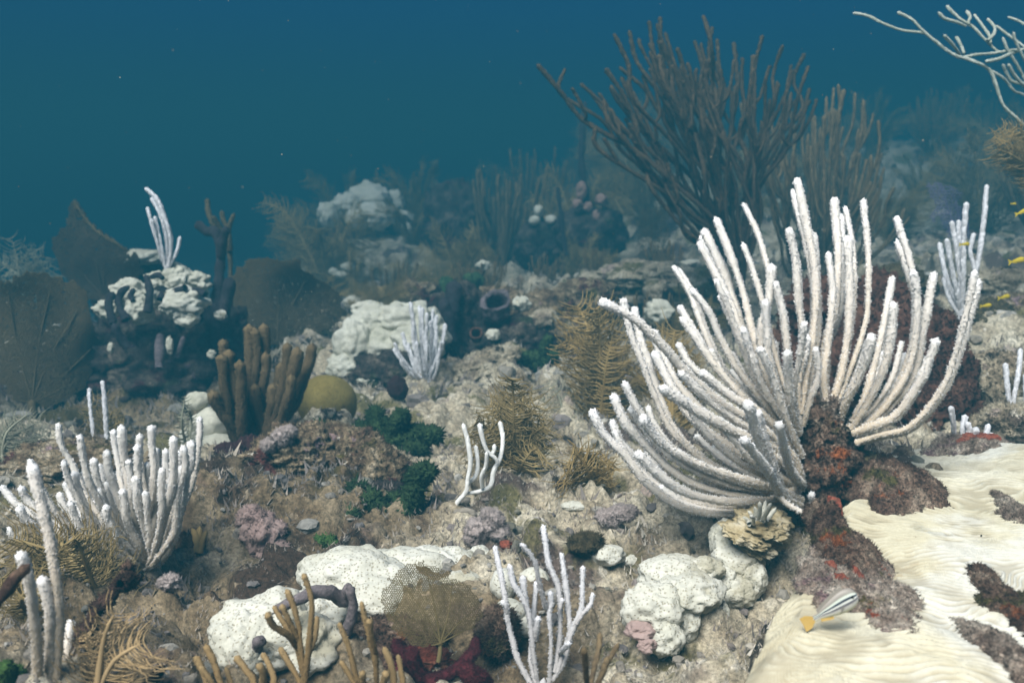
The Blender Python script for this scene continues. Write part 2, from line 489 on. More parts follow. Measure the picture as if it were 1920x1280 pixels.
M['plumedull'] = material("brown_plume", [(0.20,0.145,0.06), (0.31,0.235,0.11)], 20, 0.0, rough=0.9, hue=0.2)
M['plumetan'] = material("tan_plume", [(0.36,0.25,0.12), (0.46,0.34,0.19)], 20, 0.0, rough=0.9, hue=0.1)
M['plumepale'] = material("pale_plume", [(0.22,0.22,0.16), (0.32,0.31,0.23)], 20, 0.0, rough=0.9, hue=0.1)
M['fan'] = material("brown_fan", [(0.10,0.075,0.03), (0.16,0.125,0.055)], 25, 0.0, rough=0.9)
M['fandark'] = material("dark_fan", [(0.035,0.026,0.017), (0.06,0.045,0.028)], 14, 0.0, rough=0.9)
M['fandull'] = material("dull_fan", [(0.075,0.054,0.027), (0.12,0.09,0.048)], 14, 0.0, rough=0.9)
M['fanpurple'] = material("purple_fan", [(0.15,0.13,0.24), (0.21,0.19,0.32)], 14, 0.0, rough=0.9)
M['white'] = material("bleached_coral", mott=(300, 0.1), cols=[(0.46,0.45,0.37), (0.54,0.53,0.46), (0.59,0.585,0.53)], scale=14, bump=0.2, bscale=220, rough=0.85, pits=((0.40,0.365,0.275), 360, 0.20, 0.7), bdist=0.003,
    spots=[((0.37,0.345,0.26), 13, 0.58, 0.12), ((0.28,0.225,0.165), 22, 0.68, 0.06)])
M['whitefar'] = material("bleached_coral_smooth", mott=(90, 0.16), cols=[(0.43,0.42,0.33), (0.52,0.505,0.42), (0.58,0.575,0.50)], scale=12, bump=0.4, bscale=120, rough=0.85, bdist=0.006, spots=[((0.30,0.28,0.19), 14, 0.60, 0.08), ((0.12,0.11,0.08), 22, 0.69, 0.04)])
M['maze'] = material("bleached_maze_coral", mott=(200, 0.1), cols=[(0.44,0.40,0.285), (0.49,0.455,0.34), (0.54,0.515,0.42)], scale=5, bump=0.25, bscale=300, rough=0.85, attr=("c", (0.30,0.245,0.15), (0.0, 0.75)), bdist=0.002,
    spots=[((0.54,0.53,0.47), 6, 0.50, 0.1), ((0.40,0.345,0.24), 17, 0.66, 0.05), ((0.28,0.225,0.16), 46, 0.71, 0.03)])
M['brain'] = material("olive_brain_coral", [(0.17,0.13,0.035), (0.24,0.19,0.06)], 30, 0.5, 260, 0.9, pits=((0.13,0.10,0.028), 330, 0.2, 0.6))
M['lettuce'] = material("fluted_coral", [(0.28,0.21,0.10), (0.45,0.37,0.22), (0.66,0.60,0.46)], 40, 0.8, 220, 0.9, bdist=0.004)
M['lilac'] = material("lilac_sponge", mott=(260, 0.25), cols=[(0.38,0.32,0.30), (0.47,0.41,0.39)], scale=25, bump=0.8, bscale=160, rough=0.95, bdist=0.004)
M['mauve'] = material("mauve_sponge", [(0.30,0.21,0.19), (0.40,0.30,0.27)], 25, 0.5, 200, 0.9)
M['purple'] = material("purple_rope_sponge", mott=(260, 0.4), cols=[(0.12,0.10,0.105), (0.19,0.16,0.165)], scale=40, bump=0.8, bscale=220, rough=0.95)
M['red'] = material("crimson_sponge", mott=(240, 0.4), cols=[(0.030,0.005,0.008), (0.065,0.010,0.014), (0.095,0.017,0.020)], scale=40, bump=0.9, bscale=200, rough=0.9)
M['maroon'] = material("maroon_sponge", mott=(200, 0.5), cols=[(0.020,0.009,0.011), (0.050,0.018,0.020)], scale=40, bump=0.9, bscale=160, rough=0.9)
M['barrel'] = material("red_brown_sponge", mott=(160, 0.5), cols=[(0.055,0.026,0.018), (0.12,0.055,0.038), (0.17,0.09,0.06)], scale=26, bump=1.0, bscale=130, rough=0.95, bdist=0.008)
M['green'] = material("dark_green_algae", mott=(260, 0.6), cols=[(0.018,0.038,0.016), (0.038,0.075,0.030), (0.075,0.125,0.05)], scale=45, bump=1.0, bscale=190, rough=0.9, bdist=0.006)
M['greenlt'] = material("bright_green_algae", [(0.05,0.11,0.025), (0.10,0.19,0.05)], 45, 1.0, 190, 0.9, bdist=0.006)
M['vase'] = material("dark_tube_sponge", mott=(160, 0.5), cols=[(0.018,0.017,0.022), (0.040,0.036,0.042)], scale=26, bump=0.9, bscale=130, rough=0.95)
M['greysponge'] = material("grey_purple_sponge", mott=(160, 0.5), cols=[(0.09,0.075,0.085), (0.17,0.14,0.15)], scale=26, bump=0.9, bscale=130, rough=0.95)
M['pink'] = material("pink_sponge", [(0.20,0.13,0.11), (0.30,0.20,0.17)], 20, 0.6, 130, 0.95)
M['stick'] = material("dead_branch", mott=(300, 0.7), cols=[(0.022,0.012,0.010), (0.065,0.035,0.026), (0.17,0.11,0.075)], scale=60, bump=1.0, bscale=220, rough=0.95)
M['olivebush'] = material("olive_bush", mott=(180, 0.6), cols=[(0.05,0.04,0.022), (0.11,0.085,0.045)], scale=26, bump=1.0, bscale=110, rough=0.95)
M['rubble'] = material("rubble", [(0.5,0.5,0.5), (0.9,0.9,0.9)], 60, 0.9, 260, 0.95, vcol="col", bdist=0.004)
M['turf'] = material("turf", [(0.6,0.6,0.6), (0.95,0.95,0.95)], 60, 0.0, rough=0.95, vcol="col")

# ------------------------------------------------------------------ the seabed
def build_seabed():
    r = np.concatenate([np.geomspace(0.22, 0.45, 40, endpoint=False), np.geomspace(0.45, 3.6, 470, endpoint=False), np.geomspace(3.6, 30, 130)])
    a = np.concatenate([np.linspace(-88, -34, 30, endpoint=False), np.linspace(-34, 34, 460), np.linspace(34, 88, 31)[1:]]) * math.pi / 180
    rr, aa = np.meshgrid(r, a, indexing='ij')
    x = (rr * np.sin(aa)).ravel(); y = (rr * np.cos(aa)).ravel()
    z = ground(x, y)
    q = np.stack([x, y, z], 1)
    # small sideways shifts break the height-field look
    k = np.clip(rr.ravel(), 0, 3)
    x = x + 0.008 * vn(q * 30, 401) * np.minimum(k, 1); y = y + 0.008 * vn(q * 30, 402) * np.minimum(k, 1)
    V = np.stack([x, y, z], 1)
    n, m = len(r), len(a)
    i = np.arange(n * m).reshape(n, m)
    Q = np.stack([i[:-1, :-1], i[:-1, 1:], i[1:, 1:], i[1:, :-1]], -1).reshape(-1, 4)[:, ::-1]
    put("seabed", V, Q, M['seabed'], attrs={"turf": brown_turf(x, y)}, label="beige and brown reef floor of rubble, turf and sand", kind="structure")
build_seabed()

rngs = np.random.default_rng(7)
def scatter_xy(n, dmin=0.5, dmax=3.6, spread=0.60):
    d = dmin * (dmax / dmin) ** rngs.random(n)
    a = rngs.uniform(-spread, spread, n)
    return d * a, d

PAL = np.array([(0.50,0.44,0.34), (0.32,0.26,0.18), (0.16,0.11,0.075), (0.07,0.045,0.035), (0.19,0.14,0.11), (0.16,0.14,0.07), (0.38,0.29,0.25), (0.62,0.57,0.48)])
def build_rubble():
    n = 5200
    x, y = scatter_xy(n)
    z = ground(x, y)
    s = 0.0026 * np.exp(rngs.normal(0, 0.65, n)) * np.clip(y, 0.8, 3)
    s = np.minimum(s, 0.0075 * np.clip(y, 0.8, 3)) 
    shapes = []
    for k in range(14):
        sub_ = 2 if k >= 10 else 1
        D, T = ico(sub_)
        q = D * (1 + 0.45 * fbm(D * 1.9 + k * 7.1, 3, 600 + k) + 0.30 * rngs.normal(0, 0.5, len(D)) * (0.7 if sub_ == 2 else 1))[:, None]
        shapes.append((np.sign(q) * np.abs(q) ** 0.8, T))
    bt = brown_turf(x, y)
    Vs, Fs, Cs, off = [], [], [], 0
    pick = rngs.choice(len(PAL), n, p=[.2,.22,.18,.1,.1,.08,.07,.05])
    for i in range(n):
        D, T = shapes[rngs.integers(10, 14) if s[i] / max(y[i], .8) > 0.0045 else rngs.integers(0, 10)]
        ax = rngs.uniform(0.5, 1.7, 3) * s[i] * (1, 1, 0.7)
        an = rngs.uniform(0, 6.28)
        v = D * ax
        v = np.stack([v[:, 0] * math.cos(an) - v[:, 1] * math.sin(an), v[:, 0] * math.sin(an) + v[:, 1] * math.cos(an), v[:, 2]], 1)
        Vs.append(v + (x[i], y[i], z[i] - 0.1 * s[i])); Fs.append(T + off); off += len(D)
        c = np.clip(PAL[pick[i]] * (1 - 0.5 * bt[i]) * rngs.uniform(0.7, 1.25), 0, .8) * rngs.uniform(0.7, 1.2, (len(D), 1))
        Cs.append(np.hstack([np.clip(c, 0, .8), np.ones((len(D), 1))]))
    # broken coral twigs
    m = 800
    x, y = scatter_xy(m); z = ground(x, y)
    an = rngs.uniform(0, 6.28, m); L = 0.0042 * np.exp(rngs.normal(0, 0.5, m)) * np.clip(y, 0.8, 2.5)
    dv = np.stack([np.cos(an), np.sin(an), rngs.normal(0.1, 0.35, m)], 1) * L[:, None]
    c0 = np.stack([x, y, z + 0.001], 1); md = c0 + dv * 0.5 + rngs.normal(0, 0.12, (m, 3)) * L[:, None]
    rad = L * rngs.uniform(0.10, 0.24, m)
    V, Q = sticks(np.vstack([c0 - dv * .5, md - dv * .05]), np.vstack([md, c0 + dv]), np.r_[rad, rad], np.r_[rad, rad * .8], 5)
    pk = PAL[rngs.choice([0, 1, 2], m, p=[.4, .35, .25])] * np.array([1, 0.95, 0.85]) * rngs.uniform(.7, 1.2, (m, 1))
    C2 = np.repeat(np.hstack([np.clip(np.vstack([pk, pk]), 0, .8), np.ones((2 * m, 1))]), 10, 0)
    put("rubble", np.vstack(Vs + [V]), [np.vstack(Fs), Q + off], M['rubble'], attrs={"col": np.vstack(Cs + [C2])}, smooth=False,
        label="small coral rubble strewn over the reef floor", kind="stuff")
    # algal turf: short bent blades
    n = 200000
    x, y = scatter_xy(n, 0.5, 3.0)
    keep = vn(np.stack([x * 7, y * 7, x * 0], 1), 61) > -0.25
    x, y = x[keep], y[keep]; n = len(x)
    z = ground(x, y)
    hgt = 0.0042 * (0.6 + 0.9 * np.clip(vn(np.stack([x * 22, y * 22, x * 0], 1), 65), 0, 1)) * np.exp(rngs.normal(0, 0.45, n)) * np.clip(y, 0.8, 2.5)
    an = rngs.uniform(0, 6.28, n); w = hgt * 0.16
    b0 = np.stack([x, y, z - 0.001], 1)
    dx = np.stack([np.cos(an), np.sin(an), an * 0], 1) * w[:, None]
    le = rngs.normal(0, 0.5, (n, 3)); le[:, 2] = 1
    top = b0 + le * hgt[:, None]
    V = np.stack([b0 - dx, b0 + dx, top], 1).reshape(-1, 3)
    Ft = np.arange(3 * n).reshape(n, 3)
    nz = vn(np.stack([x * 5, y * 5, x * 0], 1), 63)
    pk = np.where(nz > 0.3, 1, np.where(nz > 0, 2, np.where(nz > -0.3, 0, 4)))
    c = PAL[pk] * rngs.uniform(0.6, 1.3, n)[:, None]
    c = c * (1 - brown_turf(x, y)[:, None] * np.array([0.45, 0.52, 0.56]))
    c = np.repeat(np.hstack([np.clip(c, 0, .8), np.ones((n, 1))]), 3, 0)
    put("algal_turf", V, Ft, M['turf'], attrs={"col": c}, smooth=False, label="short fuzzy algal turf growing on the reef floor", kind="stuff")
build_rubble()

# ------------------------------------------------------------------ builders of reef life
def rod_paths(name, label, cat, mat, paths, d, r, offs=None, seg=12, step=0.0018, spike=0.28, seed=0, group=None, sink=0.02, jr=0.12, dd=0.05, cfac=(0.55, 1.0), trunk=None, root=None, lump=0.0, pol=None):
    """gorgonian traced branch by branch; each path runs from its tip to its base in picture pixels, d its distance"""
    rng = random.Random(seed)
    base = P(*paths[0][-1], d) if root is None else P(*root, d)
    t = thing(name, label, cat, base, group)
    for k, pth in enumerate(paths):
        off = offs[k] if offs else rng.uniform(-dd, dd)
        n = len(pth)
        L = np.array([math.dist(pth[i], pth[i + 1]) for i in range(n - 1)]); cum = np.concatenate([[0], np.cumsum(L)]) / L.sum()
        c = [P(u, v, d + off * (1 - cum[i]) ** 0.8) for i, (u, v) in enumerate(pth)][::-1]
        rk = r * rng.uniform(1 - jr, 1 + jr)
        if pol:
            V, Fq, cc, tt = tube(c, rk, 12, rk * 0.7, 0, 0.25, 0.35 / rk, seed=seed * 100 + k)
            Ln = sum(np.linalg.norm(np.diff(np.array(c), axis=0), axis=1))
            V, Fq, cc, tt = polyped(V, Fq, tt, int(pol[0] * Ln * rk * 6.28), pol[1], pol[2], seed * 100 + k)
        else:
            V, Fq, cc, tt = tube(c, rk, seg, step, spike, lump, seed=seed * 100 + k)
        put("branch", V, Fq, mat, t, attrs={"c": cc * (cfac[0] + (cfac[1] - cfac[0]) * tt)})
    if root is not None and trunk:
        for (pp, rad, mt) in trunk:
            V, Fq, cc, tt = tube([P(u, v, d) for u, v in pp], rad, 14, 0.003, 0, 0.5, 80, seed, (1.3, 0.9))
            put("trunk", V, Fq, mt, t, attrs={"c": cc * 0 + 0.3})
    return t

def ease_path(base, tip, rng, k=0.9, wob=0.03, out=0.75):
    """candelabra curve: runs outwards first, then bends upwards"""
    base = np.asarray(base); tip = np.asarray(tip); dv = tip - base
    L = np.linalg.norm(dv)
    pts = []
    w1 = np.array([rng.uniform(-1, 1), rng.uniform(-1, 1), 0]) * wob * L
    for s in (0, 0.12, 0.28, 0.44, 0.6, 0.75, 0.88, 1):
        h = s * (1 - out) + out * math.sin(s * math.pi / 2) ** k
        z = s * (1 - out * 0.6) + out * 0.6 * s ** 1.7
        pts.append(base + np.array([dv[0] * h, dv[1] * h, dv[2] * z]) + w1 * math.sin(s * math.pi * 1.7) + np.array([rng.gauss(0, 1), rng.gauss(0, 1), 0]) * wob * 0.22 * L * min(1, s * 3) * (s < 0.99))
    return pts

def rod_tips(name, label, cat, mat, base_uv, d, tips, r, dd=0.06, seg=10, step=0.0025, spike=0.25, seed=0, group=None, out=0.75, jr=0.15, cfac=(0.6, 1), wob=0.03, sink=0.03, dsh=0.0, forks=0.0, pol=None):
    rng = random.Random(seed)
    base = P(*base_uv, d)
    t = thing(name, label, cat, base, group)
    for k, (u, v) in enumerate(tips):
        b = base + np.array([rng.uniform(-1, 1) * r * 2.2, rng.uniform(-1, 1) * r * 2.2, -sink * 0.3])
        tip = P(u, v, d + rng.uniform(-dd, dd) + dsh)
        main = ease_path(b, tip, rng, out=out, wob=wob)
        rk = r * rng.uniform(1 - jr, 1 + jr)
        if pol:
            V, Fq, cc, tt = tube(main, rk, 12, rk * 0.7, 0, 0.25, 0.35 / rk, seed=seed * 100 + k)
            V, Fq, cc, tt = polyped(V, Fq, tt, int(pol[0] * np.linalg.norm(tip - b) * 1.1 * rk * 6.28), pol[1], pol[2], seed * 100 + k)
        else:
            V, Fq, cc, tt = tube(main, rk, seg, step, spike, seed=seed * 100 + k)
        put("branch", V, Fq, mat, t, attrs={"c": cc * (cfac[0] + (cfac[1] - cfac[0]) * tt)})
        nf = int(forks) + (rng.random() < forks % 1)
        cm = catmull(main)
        for q in range(nf):
            i0 = int(len(cm) * rng.uniform(0.45, 0.8)); p0 = cm[i0]; dv = cm[-1] - p0; L = np.linalg.norm(dv)
            sd = np.array([rng.uniform(-1, 1), rng.uniform(-1, 1), rng.uniform(-0.1, 0.2)]) * L * 0.26
            e = p0 + dv * rng.uniform(0.45, 0.85) + sd
            V, Fq, cc, tt = tube([p0, p0 + dv * 0.12 + sd * 0.5, p0 + dv * 0.5 + sd * 0.95, e], r * rng.uniform(0.8, 0.95), seg, step, spike, seed=seed * 100 + k + 7777 * (q + 1))
            put("branch", V, Fq, mat, t, attrs={"c": cc})
    V, Fq, cc, tt = tube([base - (0, 0, sink + 0.03), base - (0, 0, sink * 0.3), base + (0, 0, r * 2)], r * 2.6, 14, 0.004, 0, 0.4, 60, seed, (1.2, 0.9))
    put("holdfast", V, Fq, mat, t, attrs={"c": cc * 0 + 0.2})
    return t

def plume(name, label, cat, mat, base, fronds, width, seed=0, group=None, gap=0.0045, thick=0.0009, droop=0.35, stemr=0.0022, nseg=5, parent_only=False, flat=0.25):
    """feathery colony: every frond has a stem and two rows of curved branchlets. fronds: list of control paths (world)"""
    rng = np.random.default_rng(seed)
    t = thing(name, label, cat, base, group)
    for k, ctrl in enumerate(fronds):
        p, s, L = resample(ctrl, gap)
        tg, a, b = frames(p)
        V, Fq, cc, tt = tube(ctrl, stemr, 8, 0.008, 0, 0.2, 60, seed + k, (1.2, 0.5))
        st = put("stem", V, Fq, mat, t)
        vd = p.mean(0) / np.linalg.norm(p.mean(0))
        tw = rng.uniform(-0.5, 0.5)
        side = np.cross(tg, vd); side /= np.linalg.norm(side, axis=1)[:, None] + 1e-9
        nrm = np.cross(side, tg)
        side = side * math.cos(tw) + nrm * math.sin(tw)
        u = s / L
        width_j = rng.uniform(0.8, 1.2); wid = width * width_j * (0.35 + 0.65 * np.sin(np.pi * np.clip(u * 0.86 + 0.10, 0, 1)) ** 0.8)
        A, B, ra, rb = [], [], [], []
        for sg in (-1, 1):
            w = wid * rng.uniform(0.6, 1.12, len(p))
            ph = rng.normal(0, flat, len(p))
            jt = tg * (rng.uniform(-.6, .6, len(p)) * gap)[:, None]; prev = p + jt; bw = rng.uniform(0.5, 1.5, len(p)); ph2 = rng.normal(0, 0.10, (nseg, len(p)))
            for j in range(nseg):
                f = (j + 1) / nseg
                nxt = p + jt + side * (sg * w * f)[:, None] + tg * (w * bw * (0.22 * f + 0.75 * f * f))[:, None] + nrm * (w * (ph * f * f + ph2[j] * f))[:, None]
                nxt[:, 2] -= droop * w * f * f
                A.append(prev); B.append(nxt); ra.append(np.full(len(p), thick * (1 - 0.7 * (f - 1 / nseg)))); rb.append(np.full(len(p), thick * (1 - 0.7 * f)))
                prev = nxt
        V, Q = sticks(np.vstack(A), np.vstack(B), np.concatenate(ra), np.concatenate(rb))
        put("fronds", V, Q, mat, t)
    return t

def plume_px(name, label, cat, mat, base_uv, d, tips, width_px, seed=0, group=None, dd=0.05, bend=0.15, **kw):
    rng = random.Random(seed)
    base = P(*base_uv, d)
    fr = []
    for (u, v) in tips:
        tip = P(u, v, d + rng.uniform(-dd, dd)); dv = tip - base
        mid = base + dv * 0.45 + np.array([-dv[0] * bend, rng.uniform(-.02, .02), abs(dv[2]) * bend])
        q3 = base + dv * 0.8 + np.array([-dv[0] * bend * .5, 0, abs(dv[2]) * bend * .6])
        fr.append([base - (0, 0, 0.02), base, mid, q3, tip])
    return plume(name, label, cat, mat, base, fr, width_px * d / F, seed, group, **kw)

def inside(px, py, poly):
    c = np.zeros(len(px), bool); n = len(poly)
    for i in range(n):
        x0, y0 = poly[i]; x1, y1 = poly[(i + 1) % n]
        cond = ((y0 > py) != (y1 > py)) & (px < (x1 - x0) * (py - y0) / (y1 - y0 + 1e-12) + x0)
        c ^= cond
    return c

def seafan(name, label, mat, outline, base_uv, d, cell, thick, seed=0, tilt=0.0, cup=0.03, group=None, ground_uv=None, nveins=7, vf=1.5, rim=None, rimmat=None):
    """netted fan: honeycomb of fine bars inside an outline (picture pixels at distance d), with veins and a stem"""
    rng = np.random.default_rng(seed)
    a = cell * F / d                              # bar length in pixels
    ol = np.array(outline, float)
    x0, y0 = ol.min(0) - 4 * a; x1, y1 = ol.max(0) + 4 * a
    nx, ny = int((x1 - x0) / (a * math.sqrt(3))) + 2, int((y1 - y0) / (a * 1.5)) + 2
    def vert(i, j, k): return (x0 + (i + 0.5 * (j % 2)) * a * math.sqrt(3), y0 + j * 1.5 * a + (0 if k == 0 else a))
    ids, pts, E = {}, [], []
    def gid(i, j, k):
        if (i, j, k) not in ids:
            ids[(i, j, k)] = len(pts); pts.append(vert(i, j, k))
        return ids[(i, j, k)]
    for j in range(ny):
        for i in range(nx):
            E.append((gid(i, j, 0), gid(i, j, 1)))
            q = gid(i, j, 1)
            E.append((q, gid(i, j + 1, 0)))
            E.append((q, gid(i + (1 if j % 2 else -1), j + 1, 0)))
    pts = np.array(pts) + rng.normal(0, a * 0.22, (len(pts), 2))
    rag = a * 2.6 * np.stack([vn(np.c_[pts / (a * 5), pts[:, :1] * 0], seed), vn(np.c_[pts / (a * 5), pts[:, :1] * 0 + 9], seed)], 1)
    ok = inside(*(pts + rag).T, ol)
    E = np.array([e for e in E if ok[e[0]] and ok[e[1]]])
    mid = (pts[E[:, 0]] + pts[E[:, 1]]) / 2
    hole = vn(np.c_[mid / (a * 4.5), mid[:, :1] * 0 + 3], seed + 8)
    E = E[(rng.random(len(E)) > 0.04) & (hole < 0.92)]
    bx, by = base_uv
    W = (x1 - x0)
    def dep(q):
        s = (q[:, 0] - bx) / W
        return d + tilt * s + cup * (s * s) * 4 + cup * 0.5 * vn(np.c_[q / (W * 0.4), q[:, :1] * 0], seed + 3)
    def lift(q): return np.array([P(u, v, dd) for (u, v), dd in zip(q, dep(q))])
    X = lift(pts)
    base = P(bx, by, d)
    t = thing(name, label, "sea fan", base, group)
    V, Q = sticks(X[E[:, 0]], X[E[:, 1]], thick, thick)
    put("net", V, Q, mat, t)
    # veins fan out from the stem
    ang = [math.atan2(-(y - by), x - bx) for x, y in ol]
    tips = ol[np.linspace(0, len(ol) - 1, nveins + 2).astype(int)[1:-1]]
    for k, tp in enumerate(tips):
        mid = np.array([bx, by]) * 0.55 + tp * 0.45 + rng.normal(0, a * 1.5, 2)
        q = np.array([[bx, by], mid, tp * 0.93 + np.array([bx, by]) * 0.07])
        V, Fq, cc, tt = tube(lift(q), thick * vf, 6, cell * 2, 0, 0, 60, seed + k, (1.2, 0.5))
        put("vein", V, Fq, mat, t)
    if rim:
        V, Fq, cc, tt = tube(lift(np.array(rim, float)), 2.4 * d / F, 10, 0.006, 0, 0.6, 90, seed + 60, (0.8, 1.0))
        V, Fq = fuzz(V, Fq, 500, 0.008, 0.0015, seed)[:2]
        put("rim", V, Fq, rimmat, t)
    gu = ground_uv or (bx, by + 30)
    V, Fq, cc, tt = tube([P(gu[0], gu[1], d), P((gu[0] + bx) / 2 + 1, (gu[1] + by) / 2, d), P(bx, by - 6, d)], thick * 4, 8, 0.004, 0, 0.3, 90, seed, (1.4, 0.9))
    put("stem", V, Fq, mat, t)
    return t

def lump_thing(name, label, cat, mat, u, v, d, rpx, seed, group=None, fz=None, **kw):
    """rounded thing centred at pixel (u, v); rpx = half sizes in pixels (across, deep, high)"""
    c = P(u, v, d); k = d / F
    V, T = lumpmesh(c, [q * k for q in rpx], seed, **kw)
    if fz: V, T = fuzz(V, T, fz[0], fz[1], fz[2], seed)[:2]
    o = put(name, V, T, mat, origin=c - (0, 0, rpx[2] * k), label=label, cat=cat, group=group)
    return o

def lobes(name, label, cat, mat, d, items, seed, part="lobe", group=None, fz=None, **kw):
    """coral head of several lobes: items = (u, v, half width, half height in pixels[, extra distance])"""
    u0 = np.mean([i[0] for i in items]); v0 = max(i[1] + i[3] for i in items)
    t = thing(name, label, cat, P(u0, v0, d), group)
    for k, it in enumerate(items):
        dd = d + (it[4] if len(it) > 4 else 0); kk = dd / F
        deep = it[5] if len(it) > 5 else (it[2] + it[3]) / 2
        V, T = lumpmesh(P(it[0], it[1], dd), (it[2] * kk, deep * kk, it[3] * kk), seed + k, **kw)
        if fz: V, T = fuzz(V, T, fz[0], fz[1], fz[2], seed + k)[:2]
        put(part, V, T, mat, t)
    return t

def knobs(name, label, cat, mat, d, paths, r_px, seed, part="finger", lump=0.55, lfreq=70, group=None, offs=None, seg=18, step=0.004, taper=(1.0, 0.8), fz=None):
    t = thing(name, label, cat, P(*paths[0][-1], d), group)
    rng = random.Random(seed)
    for k, pth in enumerate(paths):
        off = offs[k] if offs else rng.uniform(-0.03, 0.03)
        rp = r_px[k] if isinstance(r_px, (list, tuple)) else r_px
        n = len(pth)
        c = [P(u, v, d + off * (1 - i / (n - 1))) for i, (u, v) in enumerate(pth)][::-1]
        V, Fq, cc, tt = tube(c, rp * d / F, seg, step, 0, lump, lfreq, seed * 50 + k, taper)
        if fz: V, Fq = fuzz(V, Fq, fz[0], fz[1], fz[2], seed * 50 + k, 0.6)[:2]
        put(part, V, Fq, mat, t)
    return t

# ------------------------------------------------------------------ maze coral plate, lower right
def plate_pt(u, v, z):
    a, b = (u - 960) / F, -(v - 640) / F
    return P(u, v, z / (-SP + CP * b))

def build_maze():
    px = [(1372,1300),(1396,1245),(1432,1182),(1474,1112),(1500,1068),(1530,1030),(1556,985),(1580,935),(1596,890),(1612,850),(1660,828),(1740,822),
          (1800,836),(1880,832),(1960,860),(2200,900),(2400,1100),(2500,1400),(1900,1520),(1500,1430)]
    B = np.array([plate_pt(u, v, -0.312)[:2] for u, v in px])
    C = np.array([0.40, 0.80])
    ang = np.arctan2(B[:, 1] - C[1], B[:, 0] - C[0]); rad = np.linalg.norm(B - C, axis=1)
    o = np.argsort(ang); ang, rad = ang[o], rad[o]
    nt, nr = 1100, 270
    th = np.linspace(-math.pi, math.pi, nt, endpoint=False)
    ra = np.interp(th, np.r_[ang - 2*math.pi, ang, ang + 2*math.pi], np.r_[rad, rad, rad])
    ra = ra * (1 + 0.012 * vn(np.stack([np.cos(th) * 14, np.sin(th) * 14, th * 0], 1), 8) + 0.006 * vn(np.stack([np.cos(th) * 50, np.sin(th) * 50, th * 0], 1), 9))
    # top disc, then the rim curls under
    rr = np.concatenate([np.linspace(0.004, 0.985, nr), 0.985 + 0.015 * np.sin(np.linspace(0.2, 1, 6) * math.pi / 2), np.linspace(0.995, 0.90, 12)])
    dz = np.concatenate([np.zeros(nr), -0.010 * (1 - np.cos(np.linspace(0.2, 1, 6) * math.pi / 2)), -0.010 - np.linspace(0.006, 0.12, 12)])
    x = C[0] + np.outer(rr, ra * np.cos(th)); y = C[1] + np.outer(rr, ra * np.sin(th))
    q = np.stack([x.ravel(), y.ravel(), x.ravel() * 0], 1)
    z = -0.312 + 0.022 * fbm(q * 5, 2, 41) + 0.008 * fbm(q * 14, 2, 43) + 0.05 * np.clip(q[:, 0] - 0.45, 0, 1)   # as plate_z
    z = z - 0.02 * np.clip(np.repeat(rr, nt) - 0.85, 0, 0.15) / 0.15
    # sinuous ridges and valleys
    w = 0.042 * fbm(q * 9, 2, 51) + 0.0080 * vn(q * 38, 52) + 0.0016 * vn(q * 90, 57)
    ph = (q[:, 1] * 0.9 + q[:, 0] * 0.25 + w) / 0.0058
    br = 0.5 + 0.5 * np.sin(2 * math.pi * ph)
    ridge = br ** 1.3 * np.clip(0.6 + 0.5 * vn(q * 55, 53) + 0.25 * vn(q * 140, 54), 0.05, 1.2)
    on = (np.repeat(np.arange(len(rr)), nt) < nr + 2)
    z = z + np.where(on, 0.0036 * ridge, 0) + np.repeat(dz, nt)
    V = np.stack([x.ravel(), y.ravel(), z], 1)
    n = len(rr)
    i = np.arange(n * nt).reshape(n, nt); j = np.roll(i, -1, 1)
    Q = np.stack([i[:-1], i[1:], j[1:], j[:-1]], -1).reshape(-1, 4)
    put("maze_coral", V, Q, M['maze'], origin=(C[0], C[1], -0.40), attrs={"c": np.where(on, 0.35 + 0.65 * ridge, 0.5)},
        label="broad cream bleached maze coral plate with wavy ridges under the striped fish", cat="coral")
build_maze()
PZ = -0.312
def plate_d(u, v, dz=0.0): return (PZ + dz) / (-SP + CP * (-(v - 640) / F))

def plate_z(x, y):
    q = np.stack([x, y, x * 0], 1)
    return -0.312 + 0.022 * fbm(q * 5, 2, 41) + 0.008 * fbm(q * 14, 2, 43) + 0.05 * np.clip(x - 0.45, 0, 1)

